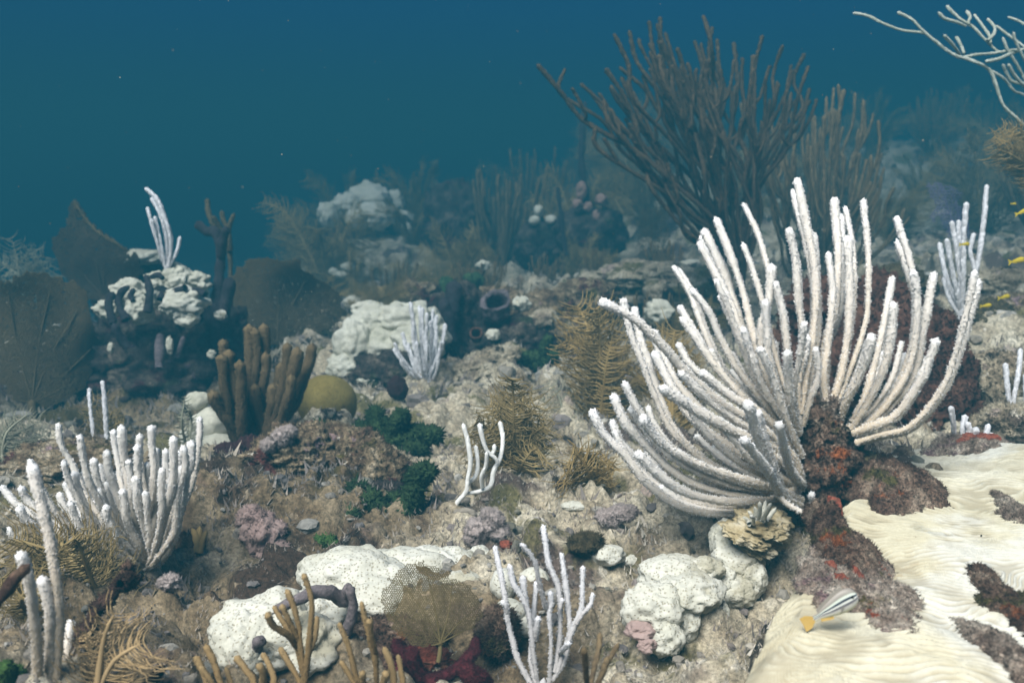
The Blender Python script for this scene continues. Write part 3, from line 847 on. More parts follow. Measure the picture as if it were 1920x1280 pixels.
def crust(name, label, cat, mat, u, v, hw, hh, seed, h=0.012, amp=0.35, rough=0.35, sub=5, dz=0.0, freq=2.4, rz=0.0, group=None, fz=None):
    """low rough crust lying on the plate: hw, hh = half sizes in picture pixels"""
    d = plate_d(u, v); k = d / F
    c = P(u, v, d)
    dep = hh * k / 0.34                               # the plate is seen at a slant
    nt, nr = (110, 46) if sub == 5 else (40, 12)
    th = np.linspace(0, 2 * np.pi, nt, endpoint=False); rr = np.linspace(0.02, 1, nr)
    e = np.stack([np.cos(th), np.sin(th), th * 0], 1)
    ra = 1 + 1.5 * amp * fbm(e * 1.8 + seed, 2, seed) + 0.22 * fbm(e * 5 + seed, 3, seed + 1, 0.7)
    x = c[0] + np.outer(rr, ra * np.cos(th)) * hw * k; y = c[1] + np.outer(rr, ra * np.sin(th)) * dep
    x, y = x.ravel(), y.ravel()
    q = np.stack([x, y, x * 0 + seed], 1)
    R_ = np.repeat(rr, nt)
    prof = np.clip(1 - R_ ** 3, 0, 1)
    z = plate_z(x, y) + dz + h * prof * (0.45 + 0.55 * (0.5 + 0.5 * fbm(q * 35, 2, seed + 2))) + prof * 0.010 * (0.3 + min(h, 0.02) * 35) * fbm(q * 75, 4, seed + 3, 0.65, billow=True) - 0.004 * (R_ > 0.99)
    V = np.stack([x, y, z], 1)
    i = np.arange(nr * nt).reshape(nr, nt); j = np.roll(i, -1, 1)
    Q = np.stack([i[:-1], i[1:], j[1:], j[:-1]], -1).reshape(-1, 4)
    Fc = [Q, np.stack([i[0], j[0], np.full(nt, len(V))], 1)]
    V = np.vstack([V, V[i[0]].mean(0)])
    if fz is None and sub == 5: fz = (5000, 0.0035, 0.0006)
    if fz: V, Fc = fuzz(V, Fc, fz[0], fz[1], fz[2], seed, 0.7)[:2]
    return put(name, V, Fc, mat, origin=c, label=label, cat=cat, group=group)

crust("dead_coral_crust", "grey brown turf crust behind the cream plate's pale lip, beside the tall white sea rod", "crust", M['darkpatch'], 1660, 928, 100, 48, 3, h=0.030)
crust("dead_coral_crust", "pinkish rubble crust with red flecks under the striped fish", "crust", M['patch'], 1592, 1112, 100, 66, 5, h=0.010)
crust("dead_coral_crust", "orange brown crust between the white sea rod base and the striped fish's patch", "crust", M['darkpatch'], 1562, 1030, 52, 50, 8, h=0.026, amp=0.4)
crust("dead_coral_crust", "dark reddish brown hole of turf at the picture's right edge on the cream coral", "crust", M['darkpatch'], 1884, 1150, 44, 50, 11, h=0.014)
crust("dead_coral_crust", "brown mauve turf patch in the lower right corner of the cream coral", "crust", M['patch'], 1895, 1252, 60, 50, 13, h=0.016)
crust("dead_coral_crust", "red and brown crust on the cream coral's far edge by the small white rods", "crust", M['patch'], 1812, 852, 75, 24, 14, h=0.012)
crust("dead_coral_crust", "small grey brown crust at the right edge halfway up the cream coral", "crust", M['patch'], 1912, 985, 28, 28, 15, h=0.008)
for k, (u, v, a, b, s) in enumerate([(1560,1088,9,9,1),(1572,1118,26,6,2),(1606,1106,6,14,3),(1628,1148,6,4,4),(1826,852,40,9,5),(1560,1006,14,12,6),(1640,905,20,5,7)]):
    crust("red_crust", ["small round red sponge spot above the striped fish", "flat red sponge streak just above the striped fish's back", "upright red sponge streak above the striped fish's head",
        "tiny red sponge dot in front of the striped fish", "long red sponge smear on the far edge of the cream coral", "orange red sponge smear under the white sea rod base",
        "thin rust streak on the grey brown turf crust"][k], "sponge", M['redcrust'], u, v, a, b, 20 + s, h=0.006, amp=0.4, rough=0.5, sub=4, dz=(0.005 if k < 4 else 0.008 if k == 4 else 0.018))
knobs("dead_branch", "short dark algae covered twig lying on the cream coral right of centre plate", "twig", M['stick'], plate_d(1805, 1012, 0.006), [[(1762,1000),(1790,1012),(1815,1022),(1845,1034)], [(1830,1006),(1826,1018),(1820,1026)]], 6, 4, "twig", 0.7, 150, offs=[0.04, 0.01])
knobs("dead_branch", "dark algae covered twig at the right edge of the cream coral", "twig", M['stick'], plate_d(1895, 1050, 0.006), [[(1872,1038),(1892,1052),(1925,1056)]], 8, 5, "twig", 0.7, 150, offs=[0.02])

# ------------------------------------------------------------------ the tall white sea rod and its pedestal
def c8(path): return [(1080 + x / 1.882, 320 + y / 1.882) for x, y in path]
LB, CB, RB = (800,1110), (790,900), (985,945)
big = [
 # right cluster
 ([(1408,350),(1385,470),(1340,640),(1290,770),(1180,900),(1060,935),(985,960)], -0.05), ([(1275,590),(1215,740),(1130,860),(1050,900),(975,925)], -0.04),
 ([(1265,355),(1225,560),(1190,720),(1090,850),(1000,915)], 0.00), ([(1128,160),(1175,310),(1200,430),(1185,620),(1120,780),(1030,890)], 0.03),
 ([(1118,372),(1090,520),(1060,660),(1020,800),(970,890)], 0.05), ([(1190,350),(1205,480),(1180,680),(1100,820),(1020,900)], -0.02),
 ([(1122,460),(1110,600),(1075,730),(1010,850),(970,910)], -0.03), ([(1048,575),(1010,700),(960,800),(930,880)], -0.05),
 ([(1012,100),(1030,280),(1030,470),(1010,580),(960,720),(915,830)], 0.05), ([(950,125),(980,300),(975,520),(945,680),(905,820)], 0.08),
 ([(910,95),(925,300),(915,480),(880,620),(880,820)], 0.10), ([(888,285),(905,420),(890,600),(875,720),(885,830)], 0.02),
 ([(958,230),(965,400),(960,560),(935,720),(900,830)], 0.02), ([(1150,600),(1120,720),(1060,820),(990,900)], 0.06), ([(1080,640),(1050,760),(1000,860),(960,910)], 0.03),
 # centre
 ([(778,25),(815,200),(845,380),(840,540),(815,700),(790,860)], 0.04), ([(750,200),(775,330),(785,460),(800,600),(785,760),(785,880)], 0.00),
 ([(835,215),(850,400),(850,560),(830,700),(800,860)], 0.08), ([(692,330),(680,450),(655,570),(665,700),(740,850),(780,930)], 0.00),
 ([(590,115),(640,220),(680,350),(720,480),(745,640),(770,800),(785,900)], 0.08), ([(588,255),(630,370),(660,470),(690,600),(730,740),(780,880)], 0.03),
 ([(492,165),(545,300),(590,430),(620,560),(665,700),(740,850),(785,940)], 0.07), ([(448,205),(510,330),(560,470),(600,600),(660,740),(770,930)], 0.10),
 ([(432,250),(490,360),(550,480),(590,600),(640,740),(730,870),(780,960)], 0.05), ([(342,335),(400,430),(450,560),(510,690),(610,810),(760,980)], 0.08),
 ([(405,415),(470,500),(510,590),(570,700),(660,810),(770,960)], 0.00), ([(492,382),(540,490),(580,600),(640,740),(710,840),(780,960)], -0.03),
 ([(362,475),(420,570),(480,660),(580,770),(740,940)], 0.06), ([(368,515),(430,600),(500,700),(620,830),(760,980)], 0.02),
 ([(745,632),(748,720),(760,840),(785,930)], -0.06), ([(808,530),(790,650),(768,800),(785,930)], -0.06), ([(845,620),(855,720),(830,800),(800,900)], -0.02),
 ([(703,390),(730,500),(745,620),(765,760),(785,880)], -0.01), ([(668,455),(675,560),(680,660),(720,790),(780,920)], -0.03),
 ([(645,622),(690,720),(725,830),(765,930),(795,1010)], -0.06), ([(588,552),(620,650),(660,760),(725,870),(790,1000)], -0.04), ([(540,640),(590,720),(660,820),(780,980)], 0.05), ([(700,600),(710,700),(740,800),(780,900)], 0.05),
 # left cluster
 ([(82,458),(200,520),(290,600),(380,700),(500,810),(620,880),(760,1000),LB], -0.10), ([(165,450),(195,580),(235,680),(280,800),(340,920),(480,1040),(650,1110),LB], 0.00),
 ([(272,635),(310,710),(360,800),(440,900),(600,1010),(780,1090)], 0.05), ([(272,560),(300,640),(350,740),(460,860),(640,990),(780,1080)], 0.08), ([(358,605),(400,680),(470,740),(580,820),(740,980)], 0.03),
 ([(473,628),(520,720),(600,800),(740,940)], 0.02), ([(360,705),(450,790),(550,870),(650,930),(740,1010),(800,1080)], -0.07), ([(438,705),(540,790),(660,860),(760,970)], -0.02),
 ([(295,762),(400,830),(520,900),(620,950),(740,1040),LB], -0.09), ([(168,742),(200,810),(240,870),(330,970),(480,1060),(680,1120),LB], -0.02), ([(128,785),(170,880),(230,950),(330,1050),(460,1120),(660,1150),LB], 0.02),
 ([(52,840),(100,930),(170,1000),(240,1090),(350,1175),(500,1210),(680,1190),LB], -0.02), ([(133,915),(180,1000),(260,1090),(380,1160),(560,1180),LB], 0.03), ([(228,865),(300,960),(420,1030),(560,1080),(690,1120),(800,1160)], -0.11),
 ([(208,990),(280,1060),(380,1130),(520,1165),(690,1160),LB], -0.05), ([(605,815),(640,930),(690,1060),(735,1150),(790,1180)], -0.13), ([(588,945),(640,1010),(690,1080),(750,1185)], -0.14),
 ([(715,890),(740,1000),(765,1070),(805,1110)], -0.12), ([(830,1135),(838,1205),(780,1195),(720,1150),(690,1080)], -0.10), ([(385,800),(440,900),(540,1000),(670,1080),LB], -0.03),
 ([(188,830),(260,930),(360,1020),(510,1090),(680,1130),LB], 0.00), ([(500,870),(560,950),(650,1040),(780,1110)], -0.06), ([(420,930),(520,1020),(650,1090),LB], 0.02), ([(340,980),(450,1070),(600,1120),LB], 0.05),
 ([(290,1110),(400,1180),(560,1210),(700,1190),LB], 0.02),
]
rg0 = random.Random(5)
extra = []
for p, o_ in [big[i] for i in rg0.sample(range(len(big)), 30)]:      # further fingers behind the ones in front
    cut = rg0.uniform(0.0, 0.18); dx, dy = rg0.uniform(-26, 26), rg0.uniform(-8, 30)
    n_ = len(p)
    q = [(x + (dx + (p[-1][0] - x) * cut) * (1 - i / (n_ - 1)), y + (dy + (p[-1][1] - y) * cut) * (1 - i / (n_ - 1))) for i, (x, y) in enumerate(p)]
    extra.append((q, o_ + rg0.uniform(0.03, 0.10)))
big = big + extra
rod_paths("sea_rod", "largest white bleached sea rod, a dense fan of knobbly fingers beside the cream coral", "sea rod", M['rod'],
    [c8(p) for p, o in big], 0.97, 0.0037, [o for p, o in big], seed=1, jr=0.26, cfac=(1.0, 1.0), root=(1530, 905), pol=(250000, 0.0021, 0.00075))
kk = 0.99 / F
t = thing("rock_pedestal", "dark knobbly sponge crusted rock knob holding the largest white sea rod", "rock", P(1540, 1000, 0.99))
for k, (u, v, a, b, mt, dd, amp) in enumerate([(1538,805,40,62,'darkpatch',0.0,.5),(1548,880,50,60,'darkpatch',-0.005,.5),(1580,845,26,30,'patch',0.015,.6),(1555,765,26,24,'patch',-0.01,.6),(1600,905,44,30,'darkpatch',0.0,.6),
        (1530,960,44,60,'darkpatch',0.02,.55),(1490,1010,46,50,'darkrock',0.05,.5),(1455,1060,40,50,'darkrock',0.06,.5),(1625,872,34,18,'lettuce',0.01,.5)]):
    V, T = lumpmesh(P(u, v, 0.99 + dd), (a * kk, 0.6 * (a + b) * kk, b * kk), 60 + k, amp=amp, freq=2.6, sub=5, rough=0.20, rfreq=5)
    V, T = fuzz(V, T, 4000, 0.0045 if "knob" == "knob" else 0.006, 0.0009, 60 + k, 0.8)[:2]
    put("knob", V, T, M[mt], t)
lobes("fluted_coral", "small yellowish fluted coral tucked under the largest white sea rod", "coral", M['lettuce'], 0.93,
    [(1428,985,50,17,0,50),(1402,1003,44,15,-0.01,44),(1444,968,38,15,0.01,44),(1418,1022,38,14,0.0,40),(1452,1000,30,24,0.02,30)], 71, part="ledge", amp=0.35, freq=3.0, sub=5, rough=0.22, rfreq=6, rot=(0.1, 0.25, 0))
knobs("blade_coral", "cluster of tiny cream blades on the fluted coral below the largest sea rod", "coral", M['white'], 0.905,
    [[(1432 + dx, 945 + dy), (1430 + dx * 0.7, 958 + dy * .6), (1425 + dx * 0.5, 972 + dy * .4)] for dx, dy in [(-30,12),(-18,4),(-8,-4),(4,-8),(14,-2),(24,6),(-40,26),(-25,22),(-5,10),(10,12)]], 4.5, 9, "blade", 0.4, 200)

# ------------------------------------------------------------------ bleached lobes between the maze coral and the front rods
lobes("bleached_coral", "lumpy white bleached coral in front of the cream plate, pitted and split in two lobes", "coral", M['white'], 0.885,
    [(1262,1082,62,40,0.02,60),(1228,1142,60,48,-0.03,50),(1295,1108,62,34,-0.01,60),(1248,1192,34,40,-0.04),(1320,1066,36,22,0.02),(1285,1160,30,40,-0.02),(1205,1160,34,34,-0.02)], 81, amp=0.28, freq=2.2, sub=5, rough=0.05)
lobes("bleached_coral", "white bleached coral lobes close beside the dark rock under the fluted coral", "coral", M['white'], 0.915,
    [(1382,1056,46,36,0.02),(1358,1012,30,36,0.04),(1378,1108,42,30),(1342,1152,24,34,-0.03),(1408,1085,30,34,0.01),(1355,1085,26,24,0.0),(1326,1180,14,18,-0.04)], 87, amp=0.28, freq=2.2, sub=5, rough=0.05)
lump_thing("mauve_sponge", "smooth mauve sponge lump touching the white pitted coral's lower left corner", "sponge", M['mauve'], 1200, 1180, 0.84, (28,26,17), 91, amp=0.35, rough=0.06, sub=5)
lump_thing("mauve_sponge", "smaller mauve sponge lump just below the larger one by the white coral", "sponge", M['mauve'], 1212, 1210, 0.83, (16,16,14), 92, amp=0.45, rough=0.08, sub=5)
lump_thing("small_coral", "cream kidney shaped coral knob on the sandy middle ground", "coral", M['white'], 1140, 1040, hit(1140, 1056), (32,26,20), 93, amp=0.35, sub=4)
lump_thing("small_coral", "tiny cream coral knob right of the kidney shaped one", "coral", M['white'], 1184, 1050, hit(1184, 1060), (16,14,11), 94, amp=0.3, sub=4)
lump_thing("small_coral", "flat white coral chip in front of the brown plumes in the middle", "coral", M['white'], 1076, 948, hit(1076, 954), (22,14,8), 95, amp=0.3, sub=4)
lump_thing("olive_sponge", "olive brown tuft beside the kidney shaped coral knob", "sponge", M['olivebush'], 1098, 1018, hit(1098, 1034), (28,26,13), 96, amp=0.7, freq=2.4, rough=0.2, fz=(3000, 0.006, 0.0008), sub=4)
lobes("lilac_sponge", "fuzzy lilac pink tuft in front of the small white branched rod", "sponge", M['lilac'], hit(915, 1010),
    [(900,990,26,20),(925,975,20,18),(935,998,20,16),(915,965,12,12),(890,1008,22,14)], 101, part="tuft", amp=0.4, freq=2.5, sub=4, rough=0.12, fz=(1500, 0.004, 0.0006))
lobes("lilac_sponge", "fuzzy lilac pink tuft beneath the largest sea rod's left side", "sponge", M['lilac'], hit(1150, 980),
    [(1140,972,24,16),(1165,962,24,14),(1182,958,12,9)], 106, part="tuft", amp=0.4, freq=2.5, sub=4, rough=0.12, fz=(1500, 0.004, 0.0006))
lobes("lilac_sponge", "white lilac fuzzy tuft at the foot of the thick brown sea rod", "sponge", M['lilac'], 1.22,
    [(528,822,18,18),(540,810,16,10),(505,835,14,12)], 109, part="tuft", amp=0.4, freq=2.5, sub=4, rough=0.12, fz=(1500, 0.004, 0.0006))
lobes("lilac_sponge", "dull mauve fuzzy patch on the slope left of the green algae", "sponge", M['mauve'], hit(490, 1030),
    [(490,1000,40,34),(510,1035,34,30),(470,970,26,22)], 113, part="tuft", amp=0.4, freq=2.5, sub=4, rough=0.12, fz=(1500, 0.004, 0.0006))
lump_thing("lilac_sponge", "pale pink lump at the foot of the white sea rod on the left", "sponge", M['lilac'], 318, 1092, hit(318, 1108), (18,16,14), 117, amp=0.6, freq=2.2, rough=0.2, sub=4, fz=(1200, 0.003, 0.0005))

# ------------------------------------------------------------------ white corals with the purple rope sponge, front middle
lobes("bleached_coral", "long white pitted coral mound behind the small brown sea fan", "coral", M['white'], 0.925,
    [(655,1082,96,50),(760,1075,105,44,0.03),(850,1080,76,52,0.04),(800,1046,40,22,0.05),(862,1120,60,54,0.0),(900,1062,40,34,0.06),(720,1115,90,48,-0.02)], 121, amp=0.30, freq=1.8, sub=5, rough=0.05, lobes=0.10)
lobes("bleached_coral", "white pitted coral mound beneath the purple rope sponge at the bottom", "coral", M['white'], 0.81,
    [(500,1180,98,62),(588,1158,72,50,0.03),(455,1212,60,62,-0.02),(560,1205,70,52,-0.01)], 131, amp=0.34, freq=1.8, sub=5, rough=0.05, lobes=0.12)
lobes("bleached_coral", "low cream coral lumps between the small sea fan and the front white rod", "coral", M['white'], 0.89,
    [(945,1095,26,30),(955,1150,30,26,-0.03),(1000,1085,28,22,0.02),(985,1170,22,24,-0.03)], 137, amp=0.2, sub=4)
knobs("rope_sponge", "dull purple rope sponge draped over the white coral at the bottom", "sponge", M['purple'], 0.815,
    [[(512,1150),(550,1128),(592,1108),(622,1112),(648,1122)], [(655,1095),(662,1130),(655,1165),(645,1200),(632,1235),(628,1260)], [(655,1095),(650,1112),(648,1125)], [(490,1195),(480,1220),(500,1250),(530,1275)]], [13,11,10,13], 141, "rope", 0.6, 110, offs=[-0.05,-0.03,-0.02,-0.06])
seafan("sea_fan", "small round brown netted sea fan in front of the white pitted coral", M['fan'],
    [(715,1130),(722,1100),(740,1075),(765,1058),(795,1050),(822,1062),(850,1080),(885,1100),(902,1130),(908,1155),(890,1172),(860,1185),(838,1195),(828,1215),(806,1210),(775,1212),(755,1195),(735,1170)],
    (826, 1205), 0.775, 0.0010, 0.00038, 151, tilt=0.03, cup=0.012, ground_uv=(822, 1240))
knobs("finger_sponge", "dark crimson finger sponge at the bottom beside the small sea fan", "sponge", M['red'], 0.765,
    [[(893,1190),(890,1215),(872,1240),(845,1262),(800,1275)], [(768,1212),(775,1240),(790,1265),(820,1290)], [(860,1255),(890,1265),(915,1285)], [(730,1240),(760,1262),(800,1280)], [(740,1200),(755,1225),(775,1250)]], [12,16,18,14,13], 152, "finger", 0.5, 90, fz=(900, 0.0022, 0.0006))
lump_thing("orange_crust", "rusty orange crust beneath the small brown sea fan", "crust", M['redcrust'], 800, 1236, 0.80, (42,30,18), 153, amp=0.5, rough=0.5, sub=4)
lump_thing("brown_sponge", "brown round sponge between the crimson sponge and the front white rod", "sponge", M['darkpatch'], 935, 1190, 0.83, (36,36,46), 154, amp=0.3, rough=0.18, fz=(4000, 0.006, 0.0009), sub=5)
lump_thing("rust_chip", "small rust red chip left of the front white branched rod", "sponge", M['redcrust'], 948, 1021, hit(948, 1030), (11,9,8), 156, amp=0.3, rough=0.4, sub=3)
lump_thing("reef_rock", "dark brown crusted rock filling the gap under the small sea fan", "rock", M['darkpatch'], 720, 1225, 0.85, (110,80,60), 155, amp=0.4, rough=0.18, fz=(4000, 0.006, 0.0009), sub=5)

rod_paths("branched_sea_rod", "thin white forked sea rod standing alone at the bottom middle", "sea rod", M['rodblue'],
  [[(927,1022),(937,1067),(947,1123),(952,1163),(960,1197),(973,1240),(1000,1290)], [(977,1018),(1003,1053),(1010,1087),(1020,1127),(1030,1147)],
   [(1018,983),(1023,1020),(1030,1060),(1045,1093),(1050,1127),(1050,1180),(1047,1213),(1040,1260)], [(1052,1035),(1057,1067),(1062,1107),(1067,1153),(1068,1180),(1060,1213),(1045,1260)],
   [(1093,1060),(1092,1107),(1090,1140),(1077,1173),(1067,1200),(1057,1240),(1035,1275)], [(1112,1110),(1107,1133),(1090,1153),(1080,1170)], [(955,1057),(963,1093),(980,1120),(993,1153),(997,1197),(1003,1247),(1010,1290)],
   [(980,1078),(983,1113),(990,1147),(995,1170)], [(1007,1087),(1002,1133),(1000,1180),(995,1233),(1005,1280)], [(1032,1107),(1033,1133),(1030,1147),(1032,1180),(1033,1227),(1030,1280)],
   [(1068,1205),(1058,1215),(1050,1225)], [(940,1125),(948,1135),(952,1150)], [(1010,1155),(1006,1180),(1003,1200)], [(1055,1120),(1052,1130),(1050,1140)]],
  0.79, 0.00215, seed=2, dd=0.035, root=(1015, 1290), cfac=(0.6, 1), pol=(300000, 0.0015, 0.0007), trunk=[([(1015,1330),(1015,1300),(1020,1270)], 0.004, M['rodblue'])])
rod_paths("tan_sea_rod", "tan forked sea rod in front of the white coral with the purple rope", "sea rod", M['rodtan'],
  [[(568,1074),(579,1104),(585,1135),(582,1179),(576,1241),(569,1300)], [(537,1104),(548,1129),(560,1173),(563,1210),(569,1257),(569,1300)], [(512,1135),(529,1163),(551,1198),(560,1226),(567,1262)],
   [(501,1148),(513,1173),(541,1191),(556,1212)], [(527,1133),(540,1160),(555,1190),(564,1220)], [(594,1154),(591,1191),(579,1229),(573,1266)], [(524,1213),(541,1241),(560,1273),(566,1300)]],
  0.72, 0.0023, seed=3, dd=0.03, pol=(330000, 0.0011, 0.0005), root=(569, 1300), trunk=[([(569,1340),(569,1310),(570,1285)], 0.003, M['rodtan'])])
rod_paths("tan_sea_rod", "tan upright sea rod at the bottom right of the purple rope sponge", "sea rod", M['rodtan'],
  [[(677,1126),(685,1160),(694,1198),(704,1241),(707,1300)], [(635,1166),(651,1204),(660,1235),(670,1273),(690,1300)], [(692,1160),(698,1200),(706,1245)], [(719,1213),(732,1241),(738,1279),(730,1310)], [(746,1226),(751,1254),(755,1285),(735,1310)],
   [(638,1238),(651,1257),(664,1280),(690,1305)], [(680,1258),(682,1280),(695,1305)], [(725,1258),(718,1285),(710,1305)]], 0.71, 0.0023, seed=4, dd=0.03, pol=(330000, 0.0011, 0.0005), root=(707, 1300), trunk=[([(707,1340),(707,1310),(707,1290)], 0.003, M['rodtan'])])
rod_paths("tan_sea_rod", "tan sea rod cut by the bottom edge below the white coral", "sea rod", M['rodtan'],
  [[(385,1207),(401,1241),(413,1279),(430,1320)], [(366,1229),(382,1260),(395,1290),(425,1325)], [(441,1229),(460,1254),(476,1279),(470,1320)], [(485,1244),(494,1269),(485,1320)], [(491,1223),(507,1251),(513,1280),(490,1320)], [(423,1250),(432,1279),(440,1320)], [(375,1248),(395,1275),(420,1315)]],
  0.69, 0.0023, seed=5, dd=0.03, pol=(330000, 0.0011, 0.0005), root=(450, 1325), trunk=[([(450,1360),(450,1330),(450,1310)], 0.003, M['rodtan'])])
rod_paths("branched_sea_rod", "blurred grey green thin blades near the bottom, right of the white forked rod", "sea rod", M['rodgrey'],
  [[(1125,1185),(1122,1220),(1112,1260),(1105,1300)], [(1160,1205),(1140,1240),(1118,1280),(1108,1305)], [(1095,1215),(1098,1250),(1102,1300)], [(1140,1230),(1128,1265),(1110,1300)]], 0.62, 0.0018, seg=10, step=0.002, spike=0.2, seed=6, root=(1107, 1310), trunk=[([(1107,1350),(1107,1320),(1106,1290)], 0.003, M['rodgrey'])])

# ------------------------------------------------------------------ left foreground
rod_paths("sea_rod", "tall thick knobbly white rods at the lower left corner, cut by the bottom edge", "sea rod", M['rod'],
  [[(58,868),(84,970),(101,1055),(112,1150),(108,1240),(100,1320)], [(37,1034),(52,1080),(62,1140),(70,1230),(72,1320)], [(77,1079),(92,1130),(96,1210),(92,1320)], [(133,1160),(128,1200),(118,1260),(105,1320)]],
  0.66, 0.0036, [-0.03,-0.05,-0.02,0.03], pol=(330000, 0.0014, 0.00055), seed=7, root=(90, 1320), trunk=[([(90,1400),(90,1340),(90,1300)], 0.01, M['rod'])])
lt = [(56,862),(108,792),(154,813),(115,863),(42,910),(117,905),(105,922),(4,906),(174,858),(204,842),(214,805),(229,798),(281,795),(268,812),(263,833),(321,815),(373,780),(345,836),(309,842),(335,842),(356,824),
      (155,958),(173,933),(246,940),(90,965),(277,866),(300,876),(230,917),(162,880),(200,900),(325,880),(188,955),(130,940),(345,870),(258,890),(70,925),(135,885),(190,870),(240,860),(290,840),(330,860),(220,880),(145,985),(75,985),(110,990),(180,915),(310,905),(270,920),(205,945),(30,950),(20,985)]
D1 = hit(282, 1075)
rod_tips("sea_rod", "bushy white bleached sea rod on the left with blunt upright fingers", "sea rod", M['rod'], (282, 1045), D1, lt, 6.4 * D1 / F, dd=0.085, seed=8, out=0.8, cfac=(0.9, 1), pol=(230000, 0.0017, 0.0007))
knobs("dead_branch", "dark broken stick poking in at the lower left edge", "branch", M['stick'], 0.60, [[(56,1056),(30,1085),(5,1118),(-60,1200)]], 13, 9, "twig", 0.5, 120, offs=[0.0])
knobs("dead_branch", "dark algae covered dead branch leaning below the bushy white rod on the left", "branch", M['stick'], 0.73, [[(244,1052),(222,1097),(185,1144),(155,1196),(110,1290)], [(262,1085),(240,1090),(225,1095)], [(305,1250),(285,1275),(270,1300)]], [15,12,5], 10, "twig", 0.8, 110, offs=[0.03,0.02,-0.05], fz=(900, 0.004, 0.0007))
plume_px("sea_plume", "tan feathery sea plume at the bottom left corner", "sea plume", M['plumetan'], (180, 1310), 0.665, [(215,1150),(160,1190),(268,1205)], 85, 11, dd=0.03, gap=0.0020, thick=0.0007, nseg=9, flat=0.14, droop=0.3)
plume_px("sea_plume", "olive brown sea plume drooping under the bushy white rod on the left", "sea plume", M['plumedull'], (185, 1120), 0.90, [(25,1010),(75,990),(140,1010),(30,1060)], 100, 12, dd=0.05, gap=0.0024, thick=0.0009, nseg=9, flat=0.16, droop=0.4)
plume_px("sea_plume", "small tan plume low at the left edge behind the corner rods", "sea plume", M['plumedull'], (50, 1150), 0.82, [(5,1095),(30,1080),(70,1090)], 45, 13, dd=0.04, gap=0.0018, thick=0.0007)
knobs("green_algae", "green mossy tuft in the bottom left corner", "algae", M['greenlt'], 0.70, [[(10,1245),(15,1270),(20,1300)],[(35,1250),(30,1275),(25,1300)]], 14, 14, "tuft", 0.7, 120, fz=(900, 0.004, 0.001))
plume_px("sea_plume", "dull feathery sea plume at the left edge above the bushy white rod", "sea plume", M['plumepale'], (5, 850), 1.35, [(75,790),(55,775),(30,780),(85,815)], 42, 15, gap=0.004, thick=0.0008)
plume_px("sea_plume", "conical olive plume behind the bushy white rod's tallest fingers", "sea plume", M['plumedull'], (200, 840), 1.55, [(190,745),(175,760),(215,765),(160,790),(230,790)], 38, 16, gap=0.005, thick=0.0009)
rod_paths("branched_sea_rod", "two slim white rods sticking out of the olive plume on the left", "sea rod", M['rodblue'], [[(192,713),(196,750),(199,800),(200,850)], [(167,727),(169,760),(175,810),(190,850)]], 1.5, 0.0032, seed=17, step=0.0025, dd=0.02, root=(195, 850), trunk=[([(198,880),(197,860),(196,845)], 0.004, M['rodblue'])])
lump_thing("reef_rock", "low tan rock hump on the left behind the bushy white rod", "rock", M['rock'], 130, 880, 1.36, (150,110,50), 18, amp=0.3, rough=0.18, fz=(4000, 0.006, 0.0009), sub=6)
knobs("leafy_algae", "small orange brown fan blades beside the bushy white rod's foot", "algae", M['plume'], hit(372, 1040), [[(360,990),(368,1010),(372,1035)],[(375,985),(374,1010),(373,1035)],[(388,992),(380,1015),(374,1035)],[(325,995),(322,1010),(322,1030)]], 7, 19, "blade", 0.4, 150)

# ------------------------------------------------------------------ thick brown sea rod, its sponge, the round brain coral, rock and green algae
rod_tips("brown_sea_rod", "thick brown upright finger sea rod on the maroon sponge", "sea rod", M['rodbrown'], (477, 835), 1.48,
   [(422,636),(460,608),(475,616),(489,606),(411,664),(465,674),(497,660),(444,676),(444,706),(538,643),(528,680),(563,650),(585,644),(399,732),(559,732),(545,702),(434,656),(510,720),(480,720),(425,700),(500,770)],
   0.0080, dd=0.06, pol=(150000, 0.0024, 0.0010), seed=20, out=0.72, jr=0.1)
lobes("maroon_sponge", "dark maroon lumpy sponge under the thick brown sea rod", "sponge", M['maroon'], 1.36, [(440,865,32,34),(465,850,36,30,0.02),(458,905,34,42,0.02),(425,845,20,16)], 160, amp=0.35, freq=2.4, sub=5, rough=0.25)
lump_thing("brain_coral", "smooth olive yellow brain coral ball behind the thick brown sea rod", "coral", M['brain'], 613, 757, 1.62, (56,56,54), 165, amp=0.06, freq=1.2, sub=5)
lobes("bleached_coral", "creamy white coral lumps left of the thick brown sea rod", "coral", M['whitefar'], 1.52, [(370,752,24,18),(392,800,38,36),(405,840,44,30,-0.02),(425,780,26,26,0.03),(360,820,26,26),(385,862,40,26,-0.04)], 166, amp=0.2, sub=4)
plume_px("sea_plume", "slim grey tan plume in front of the creamy lumps left of the brown rod", "sea plume", M['plumepale'], (352, 850), 1.46, [(345,745),(355,760),(340,775)], 18, 167, gap=0.005, thick=0.0012)
t = thing("reef_rock", "brown crusted rock block in the middle left with green algae around it", "rock", P(620, 930, 1.28))
for k, (u, v, a, b, dd) in enumerate([(560,860,90,58,0.0),(650,858,90,52,0.03),(705,885,60,46,-0.02),(600,830,80,36,0.05),(590,910,50,30,-0.03)]):
    V, T = lumpmesh(P(u, v, 1.28 + dd), (a * 1.28 / F, (a + b) * .6 * 1.28 / F, b * 1.28 / F), 170 + k, amp=0.35, freq=2.0, sub=6 if k < 2 else 5, rough=0.20, rfreq=6)
    V, T = fuzz(V, T, 4000, 0.0045 if "boulder" == "knob" else 0.006, 0.0009, 60 + k, 0.8)[:2]
    put("boulder", V, T, M['rock'], t)
